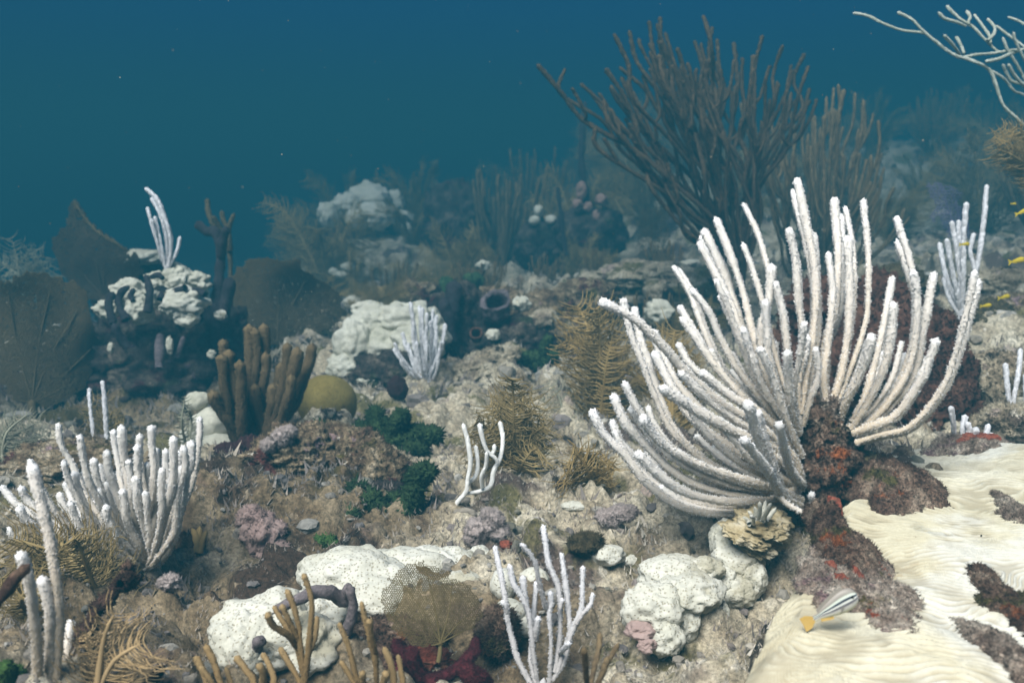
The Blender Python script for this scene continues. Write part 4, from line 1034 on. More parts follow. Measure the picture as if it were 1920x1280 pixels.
knobs("green_algae", "dark green lobed algae spreading behind the brown rock block", "algae", M['green'], 1.38,
   [[(600,790),(605,815),(640,822),(690,830)], [(700,765),(705,795),(720,830)], [(760,772),(745,800),(735,830)], [(825,818),(790,815),(755,822),(720,835)], [(670,800),(690,815),(710,830)], [(780,800),(765,815),(740,830)], [(730,790),(728,810),(725,835)], [(640,815),(670,835),(710,840)], [(800,838),(770,840),(740,842)]],
   [9,11,11,10,12,11,12,10,9], 176, "lobe", 0.9, 75, fz=(800, 0.011, 0.0034))
knobs("green_algae", "dark green lobed algae hanging in front of the brown rock block", "algae", M['green'], 1.13,
   [[(795,870),(785,905),(765,945),(745,990),(735,1030)], [(668,900),(675,940),(690,985),(700,1015)], [(505,945),(545,950),(600,962),(650,965),(690,985)], [(810,885),(790,890),(775,905)], [(740,930),(745,965),(740,1000)], [(690,925),(715,960),(730,1000)], [(650,960),(680,990),(710,1020)], [(755,1035),(750,1010),(745,985)]],
   [14,15,10,10,14,15,14,11], 180, "lobe", 0.75, 75, fz=(800, 0.011, 0.0032))
knobs("green_algae", "yellow green algae strand at the foot of the brown rock block", "algae", M['greenlt'], 1.06, [[(582,1004),(610,1012),(640,1028),(670,1040)]], 10, 184, "lobe", 0.7, 110, offs=[0.02], fz=(500, 0.005, 0.002))
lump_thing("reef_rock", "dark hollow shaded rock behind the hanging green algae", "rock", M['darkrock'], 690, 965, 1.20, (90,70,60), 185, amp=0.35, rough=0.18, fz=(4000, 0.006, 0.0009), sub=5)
knobs("green_algae", "green algae clump on the ridge near the middle plumes", "algae", M['green'], 2.0, [[(955,690),(985,672),(1015,668),(1045,665)], [(1028,630),(1025,655),(1015,675)], [(965,670),(985,680),(1010,682)], [(1000,690),(1020,680),(1035,672)]], [11,9,11,12], 186, "lobe", 0.8, 60, fz=(500, 0.008, 0.004))
lump_thing("coral_chip", "white coral chip on the sand behind the dark green algae", "coral", M['white'], 664, 823, 1.36, (12,10,8), 187, amp=0.5, freq=2.2, rough=0.15, sub=4)
lump_thing("coral_chip", "white coral edge peeking over the brown rock block", "coral", M['white'], 578, 802, 1.36, (26,16,8), 188, amp=0.3, sub=4)

W1 = [[(868,793),(877,827),(882,868),(877,899),(874,921),(858,941),(852,953)], [(892,834),(896,868),(892,892),(879,904)], [(899,793),(904,819),(913,844),(928,858),(933,866)],
  [(937,789),(943,824),(938,858),(926,882),(919,911),(897,921),(875,925)], [(927,832),(926,846),(921,851)], [(913,846),(911,873),(903,892),(904,914)]]
D2 = hit(852, 950)
rod_paths("branched_sea_rod", "small smooth white forked rod alone on the sandy middle ground", "sea rod", M['rodsmooth'], W1, D2, 4.4 * D2 / F, seg=12, step=0.0022, spike=0.10, seed=21, dd=0.025, cfac=(0.8, 1), root=(854, 948), trunk=[([(850,965),(852,955),(856,944)], 0.003, M['rodsmooth'])])

# ------------------------------------------------------------------ golden plumes in the middle
plume_px("sea_plume", "tall golden feathery plume left of the largest white sea rod", "sea plume", M['plume'], (1125, 790), 1.64, [(1085,575),(1120,580),(1155,620),(1062,640),(1180,680)], 66, 30, dd=0.08, gap=0.0034, thick=0.0016, nseg=8, droop=0.25, flat=0.3)
plume_px("sea_plume", "olive brown bushy plume behind the small white forked rod", "sea plume", M['plumedull'], (965, 905), 1.27, [(960,710),(920,760),(895,790),(1000,760),(1020,800),(940,740),(985,735),(880,830),(1010,840)], 60, 31, dd=0.10, gap=0.0030, thick=0.0012, nseg=6)
plume_px("sea_plume", "golden brown low plume beneath the tall golden one", "sea plume", M['plume'], (1110, 930), 1.20, [(1075,850),(1105,845),(1140,860),(1060,885),(1165,890),(1120,875)], 55, 32, dd=0.08, gap=0.0030, thick=0.0012, nseg=6)
plume_px("sea_plume", "golden plume half hidden behind the largest sea rod's left fingers", "sea plume", M['plume'], (1260, 800), 1.6, [(1225,640),(1265,620),(1215,700),(1295,660),(1240,730)], 60, 33, dd=0.08, gap=0.0034, thick=0.0016, nseg=8, droop=0.25, flat=0.3)
plume_px("sea_plume", "faint grey green plume on the slope between the two golden plumes", "sea plume", M['plumepale'], (1060, 800), 1.62, [(1030,720),(1010,745),(1060,730),(1080,750)], 45, 34, gap=0.006, thick=0.001)

# ------------------------------------------------------------------ white mound with the lilac sea rod
lobes("bleached_coral", "knobbly white coral mound in the middle distance behind the lilac rod", "coral", M['whitefar'], 2.08,
   [(760,605,62,40),(700,608,44,34),(665,650,36,48,-0.03),(645,690,32,28,-0.05),(800,620,40,44,0.03),(720,650,40,34,-0.03),(690,580,30,16,0.04),(775,650,50,40,-0.04)], 200, amp=0.32, freq=2.2, sub=5, lobes=0.16, rough=0.05)
lump_thing("reef_rock", "dark mauve rock under the knobbly white coral mound", "rock", M['darkrock'], 735, 700, 2.02, (72,70,44), 209, amp=0.35, rough=0.18, fz=(4000, 0.006, 0.0009), sub=5)
rod_tips("sea_rod", "pale lilac bushy sea rod in front of the knobbly white coral mound", "sea rod", M['rodblue'], (803, 712), 1.92,
   [(742,642),(757,622),(746,662),(768,566),(785,572),(800,586),(812,580),(822,590),(833,606),(775,602),(762,642),(795,576),(806,600),(818,622),(829,640),(739,652),(752,672),(770,655),(790,620),(780,640),(812,650)], 0.0036, dd=0.06, seg=10, step=0.003, spike=0.25, seed=22, out=0.6)
lump_thing("small_coral", "white coral knob on the sand below the knobbly mound", "coral", M['whitefar'], 690, 712, hit(690, 722), (22,16,9), 210, amp=0.55, freq=2.0, rough=0.18, sub=4)
lump_thing("mauve_sponge", "dark plum sponge lump right of the lilac rod's foot", "sponge", M['maroon'], 745, 728, hit(745, 745), (20,18,22), 211, amp=0.3, sub=4)
lump_thing("reef_rock", "sloping sandy rock slab behind the lilac rod's foot", "rock", M['seabed'], 905, 690, 1.98, (70,60,30), 212, amp=0.3, rough=0.18, fz=(4000, 0.006, 0.0009), sub=5, rot=(0, -0.45, 0))

# ------------------------------------------------------------------ left mound: rock, bleached coral, fans, tubes
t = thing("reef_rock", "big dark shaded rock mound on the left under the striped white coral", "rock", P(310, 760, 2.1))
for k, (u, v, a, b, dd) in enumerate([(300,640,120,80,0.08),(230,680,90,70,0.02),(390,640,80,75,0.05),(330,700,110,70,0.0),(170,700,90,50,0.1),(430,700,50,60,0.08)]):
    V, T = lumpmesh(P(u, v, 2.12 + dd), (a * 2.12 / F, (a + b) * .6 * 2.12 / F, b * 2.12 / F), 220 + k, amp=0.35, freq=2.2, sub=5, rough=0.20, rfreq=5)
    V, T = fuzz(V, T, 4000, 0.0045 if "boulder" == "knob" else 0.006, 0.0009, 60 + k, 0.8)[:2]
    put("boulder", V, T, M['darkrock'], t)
lobes("bleached_coral", "creamy white coral slabs striped with dark ridges on the left mound", "coral", M['whitefar'], 2.00,
   [(205,578,26,20),(243,548,34,24),(262,580,26,27,-0.04),(295,524,24,17,0.04),(332,524,30,26,0.02),(370,528,24,18,0.03),(345,568,44,30,-0.04),(300,562,26,16,-0.02),(352,594,22,20,-0.05),(413,590,11,9,-0.02)], 230, part="slab", amp=0.38, freq=2.2, sub=5, rough=0.10, rfreq=4)
knobs("ridge_sponge", "dark rope ridges snaking over the creamy coral slabs on the left mound", "sponge", M['vase'], 1.93,
   [[(214,548),(203,570),(212,606)], [(243,535),(222,560),(236,600)], [(272,515),(282,548),(276,585)], [(252,540),(245,555),(250,565)], [(300,538),(322,548),(348,538)], [(280,520),(296,515),(305,522)], [(350,548),(366,545),(385,552)], [(212,606),(225,630),(240,650)], [(304,545),(302,555),(300,562)]], [7,8,8,5,6,5,6,9,5], 231, "ridge", 0.5, 60)
rod_paths("sea_rod", "slender white sea rod curving up from the striped coral on the left mound", "sea rod", M['rodblue'],
   [[(272,352),(295,375),(312,415),(322,455),(314,500)], [(276,388),(286,425),(300,470),(310,502)], [(283,370),(300,402),(312,450),(312,500)], [(338,443),(332,470),(318,500)], [(290,405),(298,440),(306,480),(312,505)], [(300,385),(316,430),(320,470),(316,505)], [(284,410),(294,450),(304,490)]],
   2.0, 0.0036, seed=23, step=0.003, dd=0.03, root=(313, 505), trunk=[([(313,520),(313,508),(313,496)], 0.005, M['rodblue'])])
knobs("tube_sponge", "dark forked tube sponge standing on the left mound", "sponge", M['vase'], 2.05, [[(368,415),(385,432),(405,437),(415,470),(410,530),(405,600),(400,650)], [(424,425),(418,450),(414,480)], [(385,560),(395,590),(400,620)], [(432,520),(425,560),(415,600)]], [11,9,14,13], 240, "tube", 0.4, 45, seg=16)
seafan("sea_fan", "broad dull brown sea fan at the left edge", M['fandull'], [(-30,560),(10,525),(50,512),(100,515),(140,528),(165,550),(172,590),(185,640),(180,690),(150,735),(110,760),(60,765),(20,745),(-10,700),(-40,640)], (60, 755), 1.95, 0.0026, 0.0021, 241, vf=0.9, tilt=0.1, cup=0.04, ground_uv=(65, 810))
seafan("sea_fan", "dark sea fan with a pointed top edge on the upper left", M['fandark'], [(132,378),(148,385),(165,420),(195,445),(230,465),(262,485),(272,505),(255,530),(215,550),(190,570),(160,560),(125,520),(100,480),(95,450),(110,430),(128,425)], (195, 560), 2.35, 0.0027, 0.0022, 242, vf=0.9, rim=[(240,470),(215,455),(180,432),(155,402),(138,376)], rimmat=M['fandull'], tilt=-0.12, cup=0.05, ground_uv=(205, 640))
seafan("sea_fan", "wide olive brown sea fan behind the thick brown sea rod", M['fandull'], [(432,520),(445,500),(480,488),(520,483),(555,488),(580,510),(610,530),(640,560),(648,590),(630,610),(590,625),(545,640),(500,645),(460,630),(440,590),(430,550)], (520, 640), 2.3, 0.0029, 0.0023, 244, vf=0.9, tilt=0.15, cup=0.05, ground_uv=(520, 720))
plume_px("sea_plume", "pale fluffy plume at the far left behind the fans", "sea plume", M['plumepale'], (45, 570), 2.6, [(22,450),(55,470),(80,475),(0,490),(95,500)], 38, 245, gap=0.008, thick=0.0018)
knobs("finger_sponge", "grey mauve finger sponge hanging on the shaded left mound", "sponge", M['greysponge'], 1.95, [[(298,625),(300,650),(298,690)], [(345,630),(338,650),(330,670)]], [9,5], 246, "finger", 0.4, 60)
lump_thing("coral_chip", "small white chip on the shaded left mound beside the finger sponge", "coral", M['whitefar'], 318, 648, 1.93, (6,6,16), 247, amp=0.5, freq=2.2, rough=0.15, sub=4)
lump_thing("coral_chip", "tiny cream chip low on the shaded left mound near the left fan", "coral", M['whitefar'], 208, 652, 1.95, (6,6,10), 248, amp=0.5, freq=2.2, rough=0.15, sub=4)
lump_thing("coral_chip", "small pale chip at the right foot of the left mound", "coral", M['whitefar'], 396, 664, 1.95, (8,6,8), 249, amp=0.5, freq=2.2, rough=0.15, sub=4)

# ------------------------------------------------------------------ ridge in the middle distance
t = thing("reef_rock", "rubbly rock ridge in the middle distance with a tube opening", "rock", P(960, 680, 2.6))
for k, (u, v, a, b, dd, mt) in enumerate([(860,610,60,70,-0.02,'darkrock'),(930,600,80,60,0.1,'rock'),(1010,600,70,54,0.12,'rock'),(960,650,70,50,-0.1,'darkrock'),(1060,640,60,50,0.05,'rock'),(780,560,50,40,0.4,'rock'),(1200,520,80,36,0.3,'seabed'),(1100,560,70,40,0.25,'rock'),(1300,560,90,60,0.2,'seabed')]):
    V, T = lumpmesh(P(u, v, 2.3 + dd), (a * 2.3 / F, (a + b) * .6 * 2.3 / F, b * 2.3 / F), 250 + k, amp=0.35, freq=2.2, sub=5, rough=0.20, rfreq=5)
    V, T = fuzz(V, T, 4000, 0.0045 if "boulder" == "knob" else 0.006, 0.0009, 60 + k, 0.8)[:2]
    put("boulder", V, T, M[mt], t)
def ring_sponge(name, label, mat, u, v, d, r_px, h_px, seed, tilt=0.5, wob=0.12):
    n, m = 40, 18
    k = d / F; c = P(u, v, d)
    prof = [(0.75, -1), (1.0, -0.5), (1.05, 0), (1.0, 0.12), (0.85, 0.14), (0.72, 0.02), (0.66, -0.5), (0.6, -0.9), (0.0, -0.95)]
    pr = catmull([(a, b, 0) for a, b in prof], 4)[:, :2]
    th = np.linspace(0, 2 * np.pi, n, endpoint=False)
    X = np.outer(pr[:, 0], np.cos(th)) * r_px * k; Y = np.outer(pr[:, 0], np.sin(th)) * r_px * k
    Z = np.outer(pr[:, 1], np.ones(n)) * h_px * k
    W = np.stack([X.ravel(), Y.ravel(), Z.ravel()], 1)
    W = W * (1 + wob * fbm(W / (r_px * k) * 1.7, 3, seed))[:, None]
    ct, st = math.cos(tilt), math.sin(tilt)
    W = np.stack([W[:, 0], W[:, 1] * ct - W[:, 2] * st, W[:, 1] * st + W[:, 2] * ct], 1)
    i = np.arange(len(pr) * n).reshape(len(pr), n); j = np.roll(i, -1, 1)
    Q = np.stack([i[:-1], j[:-1], j[1:], i[1:]], -1).reshape(-1, 4)
    return put(name, W + c, Q, mat, origin=c - (0, 0, h_px * k), label=label, cat="sponge")
ring_sponge("vase_sponge", "open grey vase sponge facing the camera on the middle ridge", M['greysponge'], 930, 566, 2.14, 28, 50, 5, tilt=0.75, wob=0.35)
ring_sponge("vase_sponge", "small brown cup sponge low on the middle ridge", M['barrel'], 893, 625, 2.1, 12, 22, 6, tilt=0.9)
lump_thing("small_coral", "bright white round knob on top of the middle ridge", "coral", M['whitefar'], 906, 497, 2.8, (13,12,9), 262, amp=0.5, freq=2.2, rough=0.15, sub=4)
lump_thing("small_coral", "white knob on the face of the middle ridge below the vase sponge", "coral", M['whitefar'], 925, 628, 2.1, (14,12,10), 263, amp=0.5, freq=2.2, rough=0.15, sub=4)
lump_thing("small_coral", "pale square knob right of the vase sponge on the middle ridge", "coral", M['whitefar'], 978, 570, 2.22, (16,14,14), 264, amp=0.5, freq=2.2, rough=0.15, sub=4)
lump_thing("small_coral", "grey white round coral lump between the ridge and the tall golden plume", "coral", M['seabed'], 1020, 602, 2.2, (26,24,20), 265, amp=0.55, freq=2.0, rough=0.18, sub=4)
lump_thing("small_coral", "pale coral lump behind the largest sea rod's left fingers", "coral", M['whitefar'], 1235, 585, 2.2, (28,24,20), 266, amp=0.55, freq=2.0, rough=0.18, sub=4)
lump_thing("small_coral", "white patch of coral on the slope behind the largest sea rod's top left fingers", "coral", M['whitefar'], 1295, 494, 2.7, (20,16,7), 267, amp=0.55, freq=2.0, rough=0.18, sub=4)
lump_thing("small_coral", "white flat coral edge on the sand left of the knobbly mound", "coral", M['whitefar'], 668, 568, 2.75, (26,22,14), 268, amp=0.3, sub=4)
knobs("green_algae", "green algae tuft on the middle ridge beside the bright white knob", "algae", M['green'], 2.75, [[(870,515),(885,525),(900,530)], [(830,520),(838,535),(845,550)], [(905,515),(890,525),(880,535)]], 13, 269, "lobe", 0.8, 50)
knobs("tube_sponge", "dark upright tube sponge at the left end of the middle ridge", "sponge", M['vase'], 2.15, [[(852,525),(850,560),(845,600),(842,640)], [(832,560),(835,590),(840,630)]], [16,14], 270, "tube", 0.5, 40)

# ------------------------------------------------------------------ big dark sea rods behind
dk = [(1047,118),(1080,132),(1104,128),(1116,99),(1130,128),(1134,226),(1140,240),(1165,105),(1172,67),(1192,40),(1203,60),(1212,82),(1225,72),(1236,105),(1235,26),(1257,46),(1254,95),(1293,30),(1310,75),(1335,28),(1322,70),(1352,48),(1360,75),(1378,78),(1375,105),(1295,88),
      (1270,130),(1240,180),(1300,150),(1340,130),(1390,155),(1404,65),(1432,62),(1448,85),(1434,105),(1477,100),(1493,98),(1507,125),(1492,165),(1412,173),(1427,145),(1205,130),(1330,175),(1360,165),(1290,190),(1180,150),(1150,165),(1220,150),(1250,150),(1320,110),(1350,110),(1400,110),
      (1460,150),(1215,185),(1180,200),(1380,190),(1400,220),(1270,210),(1310,225),(1350,215),(1165,235),(1230,240),(1145,190)]
dk = [p for i, p in enumerate(dk) if i % 4 != 3]
rod_tips("dark_sea_rod", "large dark bushy sea rod spreading against the blue water", "sea rod", M['roddark'], (1392, 432), 2.2, dk, 0.0044, dd=0.15, seg=9, step=0.004, spike=0.32, seed=24, out=0.18, wob=0.09, sink=0.30, forks=1.8)
gy = [(1537,182),(1574,158),(1585,168),(1600,172),(1605,187),(1618,192),(1630,226),(1556,165),(1510,208),(1528,216),(1483,226),(1476,206),(1456,202),(1416,172),(1560,240),(1590,236),(1620,290),(1640,286),(1665,286),(1600,286),(1650,330),(1540,310),(1432,222),
      (1500,260),(1520,250),(1580,210),(1550,215),(1460,260),(1440,300),(1480,300),(1610,240),(1630,320),(1570,290),(1680,350),(1500,330),(1690,390),(1655,380),(1450,230),(1420,260),(1560,330),(1600,340),(1530,280)]
rod_tips("grey_sea_rod", "grey brown bushy sea rod behind the largest white one", "sea rod", M['rodgrey'], (1545, 530), 2.7, gy, 0.0046, dd=0.18, seg=9, step=0.006, spike=0.16, seed=25, out=0.55, wob=0.05, sink=0.2, forks=1.0)

# ------------------------------------------------------------------ right side
c2 = [[(1599,25),(1626,30),(1658,45),(1691,57),(1724,61),(1735,64)], [(1682,23),(1710,37),(1729,57),(1759,82),(1785,101),(1804,108),(1830,103),(1865,100),(1907,94),(1960,100),(1990,180)], [(1804,108),(1830,117),(1855,131),(1867,159),(1881,197),(1907,223),(1950,265),(1990,330)],
  [(1855,131),(1883,148),(1902,171),(1920,178),(1955,200),(1985,260)], [(1774,11),(1799,35),(1822,49),(1841,68),(1867,94),(1880,99)], [(1812,20),(1819,33),(1815,42),(1818,47)], [(1826,27),(1841,47),(1855,68),(1858,82)], [(1851,35),(1865,52),(1862,66),(1851,77)],
  [(1867,48),(1893,68),(1912,82),(1950,115),(1985,180)], [(1889,32),(1919,45),(1955,80),(1985,160)], [(1769,66),(1783,80),(1794,94),(1800,105)], [(1793,69),(1801,84),(1808,101)], [(1759,23),(1771,35),(1794,42),(1812,50)], [(1848,116),(1872,111),(1895,101),(1910,96)],
  [(1880,70),(1890,95),(1912,130),(1940,190)], [(1900,60),(1905,80),(1925,120),(1950,170)], [(1890,120),(1905,145),(1925,165),(1955,200)], [(1880,120),(1895,150),(1915,158)]]
rod_paths("branched_sea_rod", "pale grey green branching sea rod reaching in from the top right corner", "sea rod", M['rodpale'], c2, 1.75, 0.0027, seg=10, step=0.003, spike=0.2, seed=26, dd=0.06, root=(2000, 340),
   trunk=[([(2040,620),(2025,500),(2005,400),(1992,320),(1986,200)], 0.006, M['rodpale'])])
plume_px("sea_plume", "golden feathery plume at the right edge under the pale branching rod", "sea plume", M['plume'], (1985, 400), 1.7, [(1865,258),(1880,240),(1905,238),(1870,280),(1895,300)], 40, 35, dd=0.05, gap=0.0030, thick=0.0012, nseg=6, droop=0.2)
rod_paths("sea_rod", "group of slim bluish white rods on the right behind the yellow fish", "sea rod", M['rodblue'],
  [[(1850,346),(1845,409),(1838,465),(1830,510),(1808,570)], [(1826,437),(1819,470),(1825,494),(1828,515)], [(1812,379),(1807,447),(1806,522),(1803,580)], [(1784,414),(1794,475),(1801,531),(1802,580)], [(1797,412),(1800,484),(1802,560)], [(1761,454),(1772,512),(1785,550),(1800,585)], [(1775,447),(1786,512),(1796,555),(1801,585)], [(1768,520),(1780,560),(1798,590)]],
  1.72, 0.0042, seg=12, step=0.0028, spike=0.2, seed=27, dd=0.04, root=(1802, 590), trunk=[([(1802,640),(1802,600),(1802,575)], 0.008, M['rodblue'])])
rod_paths("sea_rod", "short white rods just behind the red crust of the cream coral", "sea rod", M['rodblue'], [[(1782,761),(1787,790),(1790,830)], [(1810,777),(1806,800),(1804,832)], [(1831,801),(1826,818),(1815,838)], [(1854,794),(1848,815),(1825,840)], [(1813,790),(1818,815),(1812,838)], [(1862,812),(1845,828),(1822,842)]], 1.14, 0.0036, seed=28, step=0.002, spike=0.2, dd=0.03, root=(1808, 842), trunk=[([(1808,880),(1808,850),(1806,830)], 0.006, M['rodblue'])])
rod_paths("sea_rod", "thin white branching rod at the right edge above the cream coral", "sea rod", M['rodblue'], [[(1885,680),(1888,715),(1893,750),(1908,778),(1935,800),(1950,850)], [(1913,653),(1911,690),(1903,735),(1900,760)], [(1922,700),(1925,750),(1932,800)]], 1.30, 0.0034, seed=29, step=0.0022, spike=0.2, dd=0.03, root=(1945, 840), trunk=[([(1955,900),(1950,860),(1944,830)], 0.005, M['rodblue'])])
t = thing("barrel_sponge", "big red brown ridged sponge behind the largest white sea rod", "sponge", P(1660, 800, 1.42))
for k, (u, v, a, b, dd) in enumerate([(1560,590,95,72,0.12),(1650,590,75,74,0.10),(1700,660,80,90,0.04),(1610,680,100,90,0.08),(1760,640,42,55,0.02),(1775,720,44,70,-0.02),(1790,770,40,50,-0.06),(1740,780,50,50,-0.06),(1500,680,70,90,0.14)]):
    V, T = lumpmesh(P(u, v, 1.42 + dd), (a * 1.42 / F, (a + b) * .5 * 1.42 / F, b * 1.42 / F), 280 + k, amp=0.22, freq=2.0, sub=5, rough=0.30, rfreq=5, lobes=0.25, lfreq=3.0)
    V, T = fuzz(V, T, 2500, 0.006, 0.0018, 80 + k, 0.8)[:2]
    put("lobe", V, T, M['barrel'], t)
for k, (u, v, d, a, b, mt, lab) in enumerate([(1850,610,1.75,52,44,'olivebush',"round olive brown bush of algae right of the slim bluish rods"), (1905,590,1.85,46,40,'rock',"grey rock hump at the right edge below the yellow fish"), (1890,540,2.0,70,34,'seabed',"pale rubble rock on the right under the pair of yellow fish"),
     (1880,720,1.40,70,60,'seabed',"tan rubble slope rock at the right edge beside the thin white branching rod"), (1690,540,1.9,60,40,'olivebush',"dull olive bush seen between the largest rod's right fingers"), (1880,800,1.22,60,40,'seabed',"sandy rubble rock behind the red crust at the right")]):
    lump_thing("reef_rock" if mt != 'olivebush' else "algae_bush", lab, "rock" if mt != 'olivebush' else "algae", M[mt], u, v, d, (a, (a + b) / 2, b), 300 + k, amp=0.3, rough=0.18, fz=(4000, 0.006, 0.0009), sub=5)
seafan("sea_fan", "faint purple sea fan in the haze on the right", M['fanpurple'], [(1738,330),(1760,338),(1790,365),(1815,400),(1825,440),(1810,465),(1790,470),(1770,440),(1748,400),(1735,360)], (1800, 465), 2.6, 0.006, 0.0017, 310, tilt=0.1, cup=0.04, ground_uv=(1805, 560))

# ------------------------------------------------------------------ fish
def fish(name, label, u, v, d, length, ang, mats, seed, deep=0.33, thick=0.16, yaw=0.0, group=None, fork=0.0, dorsal=0.05):
    """side-on fish; nose towards +x of its own axes"""
    n, m = 36, 20
    s = np.linspace(0, 1, n)
    h = deep * 0.5 * (np.sin(np.pi * np.clip(s, 0, 1) ** 0.62) ** 0.75 * (1 - 0.45 * s) * 1.25 + 0.05 * s)
    h[-1] = max(h[-1], 0.06); h = np.maximum(h, 0.055 * np.clip(s * 9, 0.05, 1))
    w = np.minimum(h * (thick / deep) * 1.3, thick * 0.5) * np.clip(1.15 - s, 0.12, 1)
    th = np.linspace(0, 2 * np.pi, m, endpoint=False)
    X = np.repeat((0.5 - s * 0.82)[:, None], m, 1); Y = np.outer(w, np.cos(th)); Z = np.outer(h, np.sin(th)) + 0.0
    V = np.stack([X.ravel(), Y.ravel(), Z.ravel()], 1)
    i = np.arange(n * m).reshape(n, m); j = np.roll(i, -1, 1)
    Q = np.stack([i[:-1], i[1:], j[1:], j[:-1]], -1).reshape(-1, 4)
    zz = np.repeat(np.sin(th)[None], n, 0).ravel() * 0.5 + 0.5
    t = thing(name, label, "fish", P(u, v, d), group)
    ca, sa = math.cos(ang), math.sin(ang); cw, sw = math.cos(yaw), math.sin(yaw)
    def place(W):
        W = np.asarray(W, float) * length
        x = W[:, 0] * cw - W[:, 1] * sw; y = W[:, 0] * sw + W[:, 1] * cw; z = W[:, 2]
        return np.stack([x * ca - z * sa, y, x * sa + z * ca], 1) + P(u, v, d)
    put("body", place(V), Q, mats[0], t, attrs={"zz": zz, "xx": np.repeat(s, m)})
    def fin(nm, pts, mt, th_=0.006):
        p = np.array([(x, 0, z) for x, z in pts]); k = len(p)
        W = np.vstack([p + (0, th_, 0), p - (0, th_, 0)])
        T = [[0, a, a + 1] for a in range(1, k - 1)] + [[k, k + a + 1, k + a] for a in range(1, k - 1)]
        q = [[a, (a + 1) % k, k + (a + 1) % k] for a in range(k)] + [[a, k + (a + 1) % k, k + a] for a in range(k)]
        return put(nm, place(W), np.array(T + q), mt, t, smooth=False)
    fin("tail_fin", [(-0.29, 0.0), (-0.30, 0.052), (-0.40, 0.12), (-0.50, 0.125 + 0.05 * fork), (-0.49 + 0.10 * fork, 0.0), (-0.50, -0.125 - 0.05 * fork), (-0.40, -0.12), (-0.30, -0.052)], mats[1])
    zs = np.interp(np.linspace(0.2, 0.85, 9), s, h)
    xs = 0.5 - 0.82 * np.linspace(0.2, 0.85, 9)
    fin("dorsal_fin", [(x, z * 0.9) for x, z in zip(xs, zs)] + [(x - 0.01, z + dorsal) for x, z in zip(xs[::-1], zs[::-1])], mats[2])
    fin("anal_fin", [(x, -z * 0.9) for x, z in zip(xs[5:], zs[5:])] + [(x - 0.01, -z - dorsal * 0.9) for x, z in zip(xs[5:][::-1], zs[5:][::-1])], mats[1])
    D, T = ico(2)
    for sg in (-1, 1):
        put("eye", place(D * 0.027 + (0.395, sg * w[4] * 0.92, 0.035)), T, mats[3], t)
        pf = np.array([(0.22, sg * (thick * 0.5), -0.03), (0.14, sg * (thick * 0.5 + 0.05), 0.0), (0.10, sg * (thick * 0.5 + 0.06), -0.05), (0.15, sg * (thick * 0.5 + 0.03), -0.07)])
        put("pectoral_fin", place(np.vstack([pf, pf + (0, sg * 0.006, 0)])), np.array([[0,1,2],[0,2,3],[4,6,5],[4,7,6],[0,5,1],[0,4,5],[1,6,2],[1,5,6],[2,7,3],[2,6,7]]), mats[2], t, smooth=False)
    return t

def stripe_mat():
    m = bpy.data.materials.new("striped_scales"); m.use_nodes = True
    N, Lk = m.node_tree.nodes, m.node_tree.links; b = N["Principled BSDF"]
    at = N.new("ShaderNodeAttribute"); at.attribute_name = "zz"
    rp = N.new("ShaderNodeValToRGB"); e = rp.color_ramp.elements
    stops = [(0.0,(0.42,0.40,0.16)), (0.12,(0.48,0.47,0.36)), (0.30,(0.50,0.49,0.46)), (0.395,(0.10,0.09,0.11)), (0.45,(0.10,0.09,0.11)), (0.475,(0.62,0.64,0.60)), (0.555,(0.62,0.64,0.60)), (0.575,(0.035,0.04,0.06)), (0.665,(0.035,0.04,0.06)), (0.69,(0.58,0.64,0.58)), (0.76,(0.55,0.60,0.52)), (0.82,(0.24,0.22,0.19)), (1.0,(0.26,0.23,0.20))]
    while len(e) < len(stops): e.new(0.5)
    for q, (p_, c_) in zip(e, stops): q.position = p_; q.color = (*c_, 1)
    Lk.new(at.outputs["Fac"], rp.inputs[0]); Lk.new(rp.outputs[0], b.inputs["Base Color"])
    b.inputs["Roughness"].default_value = 0.5
    return m
M['stripe'] = stripe_mat()
M['yellowfin'] = material("yellow_fin", [(0.46,0.29,0.06), (0.52,0.36,0.12)], 60, 0, rough=0.6)
M['greyfin'] = material("grey_fin", [(0.24,0.22,0.19), (0.30,0.27,0.23)], 60, 0, rough=0.6)
M['eye'] = material("fish_eye", [(0.01,0.01,0.01), (0.02,0.02,0.02)], 60, 0, rough=0.2)
M['yellowfish'] = material("yellow_scales", [(0.52,0.40,0.02), (0.60,0.47,0.04)], 60, 0, rough=0.5)
dF = plate_d(1560, 1150, 0.026)
fish("striped_fish", "small grey fish with black and white stripes and yellow tail over the cream coral", 1556, 1142, dF, 118 * dF / F, R(29), (M['stripe'], M['yellowfin'], M['greyfin'], M['eye']), 1, deep=0.34, thick=0.17, yaw=0.12)
yl = ["yellow fish in front of the slim bluish white rods", "yellow fish by the right edge above the rubble rock", "lower left one of the two yellow fish above the olive bush", "upper right one of the two yellow fish above the olive bush", "yellow fish highest at the right edge in the haze", "small yellow fish left of the highest one at the right edge"]
for k, (u, v, d, L, an) in enumerate([(1808,458,1.55,24,2), (1906,489,1.5,38,9), (1848,573,1.55,26,4), (1882,557,1.55,28,9), (1915,398,1.5,30,18), (1900,382,1.7,14,0)]):
    fish("yellow_fish", yl[k], u, v, d, L * d / F, R(an), (M['yellowfish'], M['yellowfish'], M['yellowfish'], M['eye']), 2, deep=0.24, thick=0.13, yaw=0.25, group="yellow fish over the right slope", fork=0.6, dorsal=0.03)

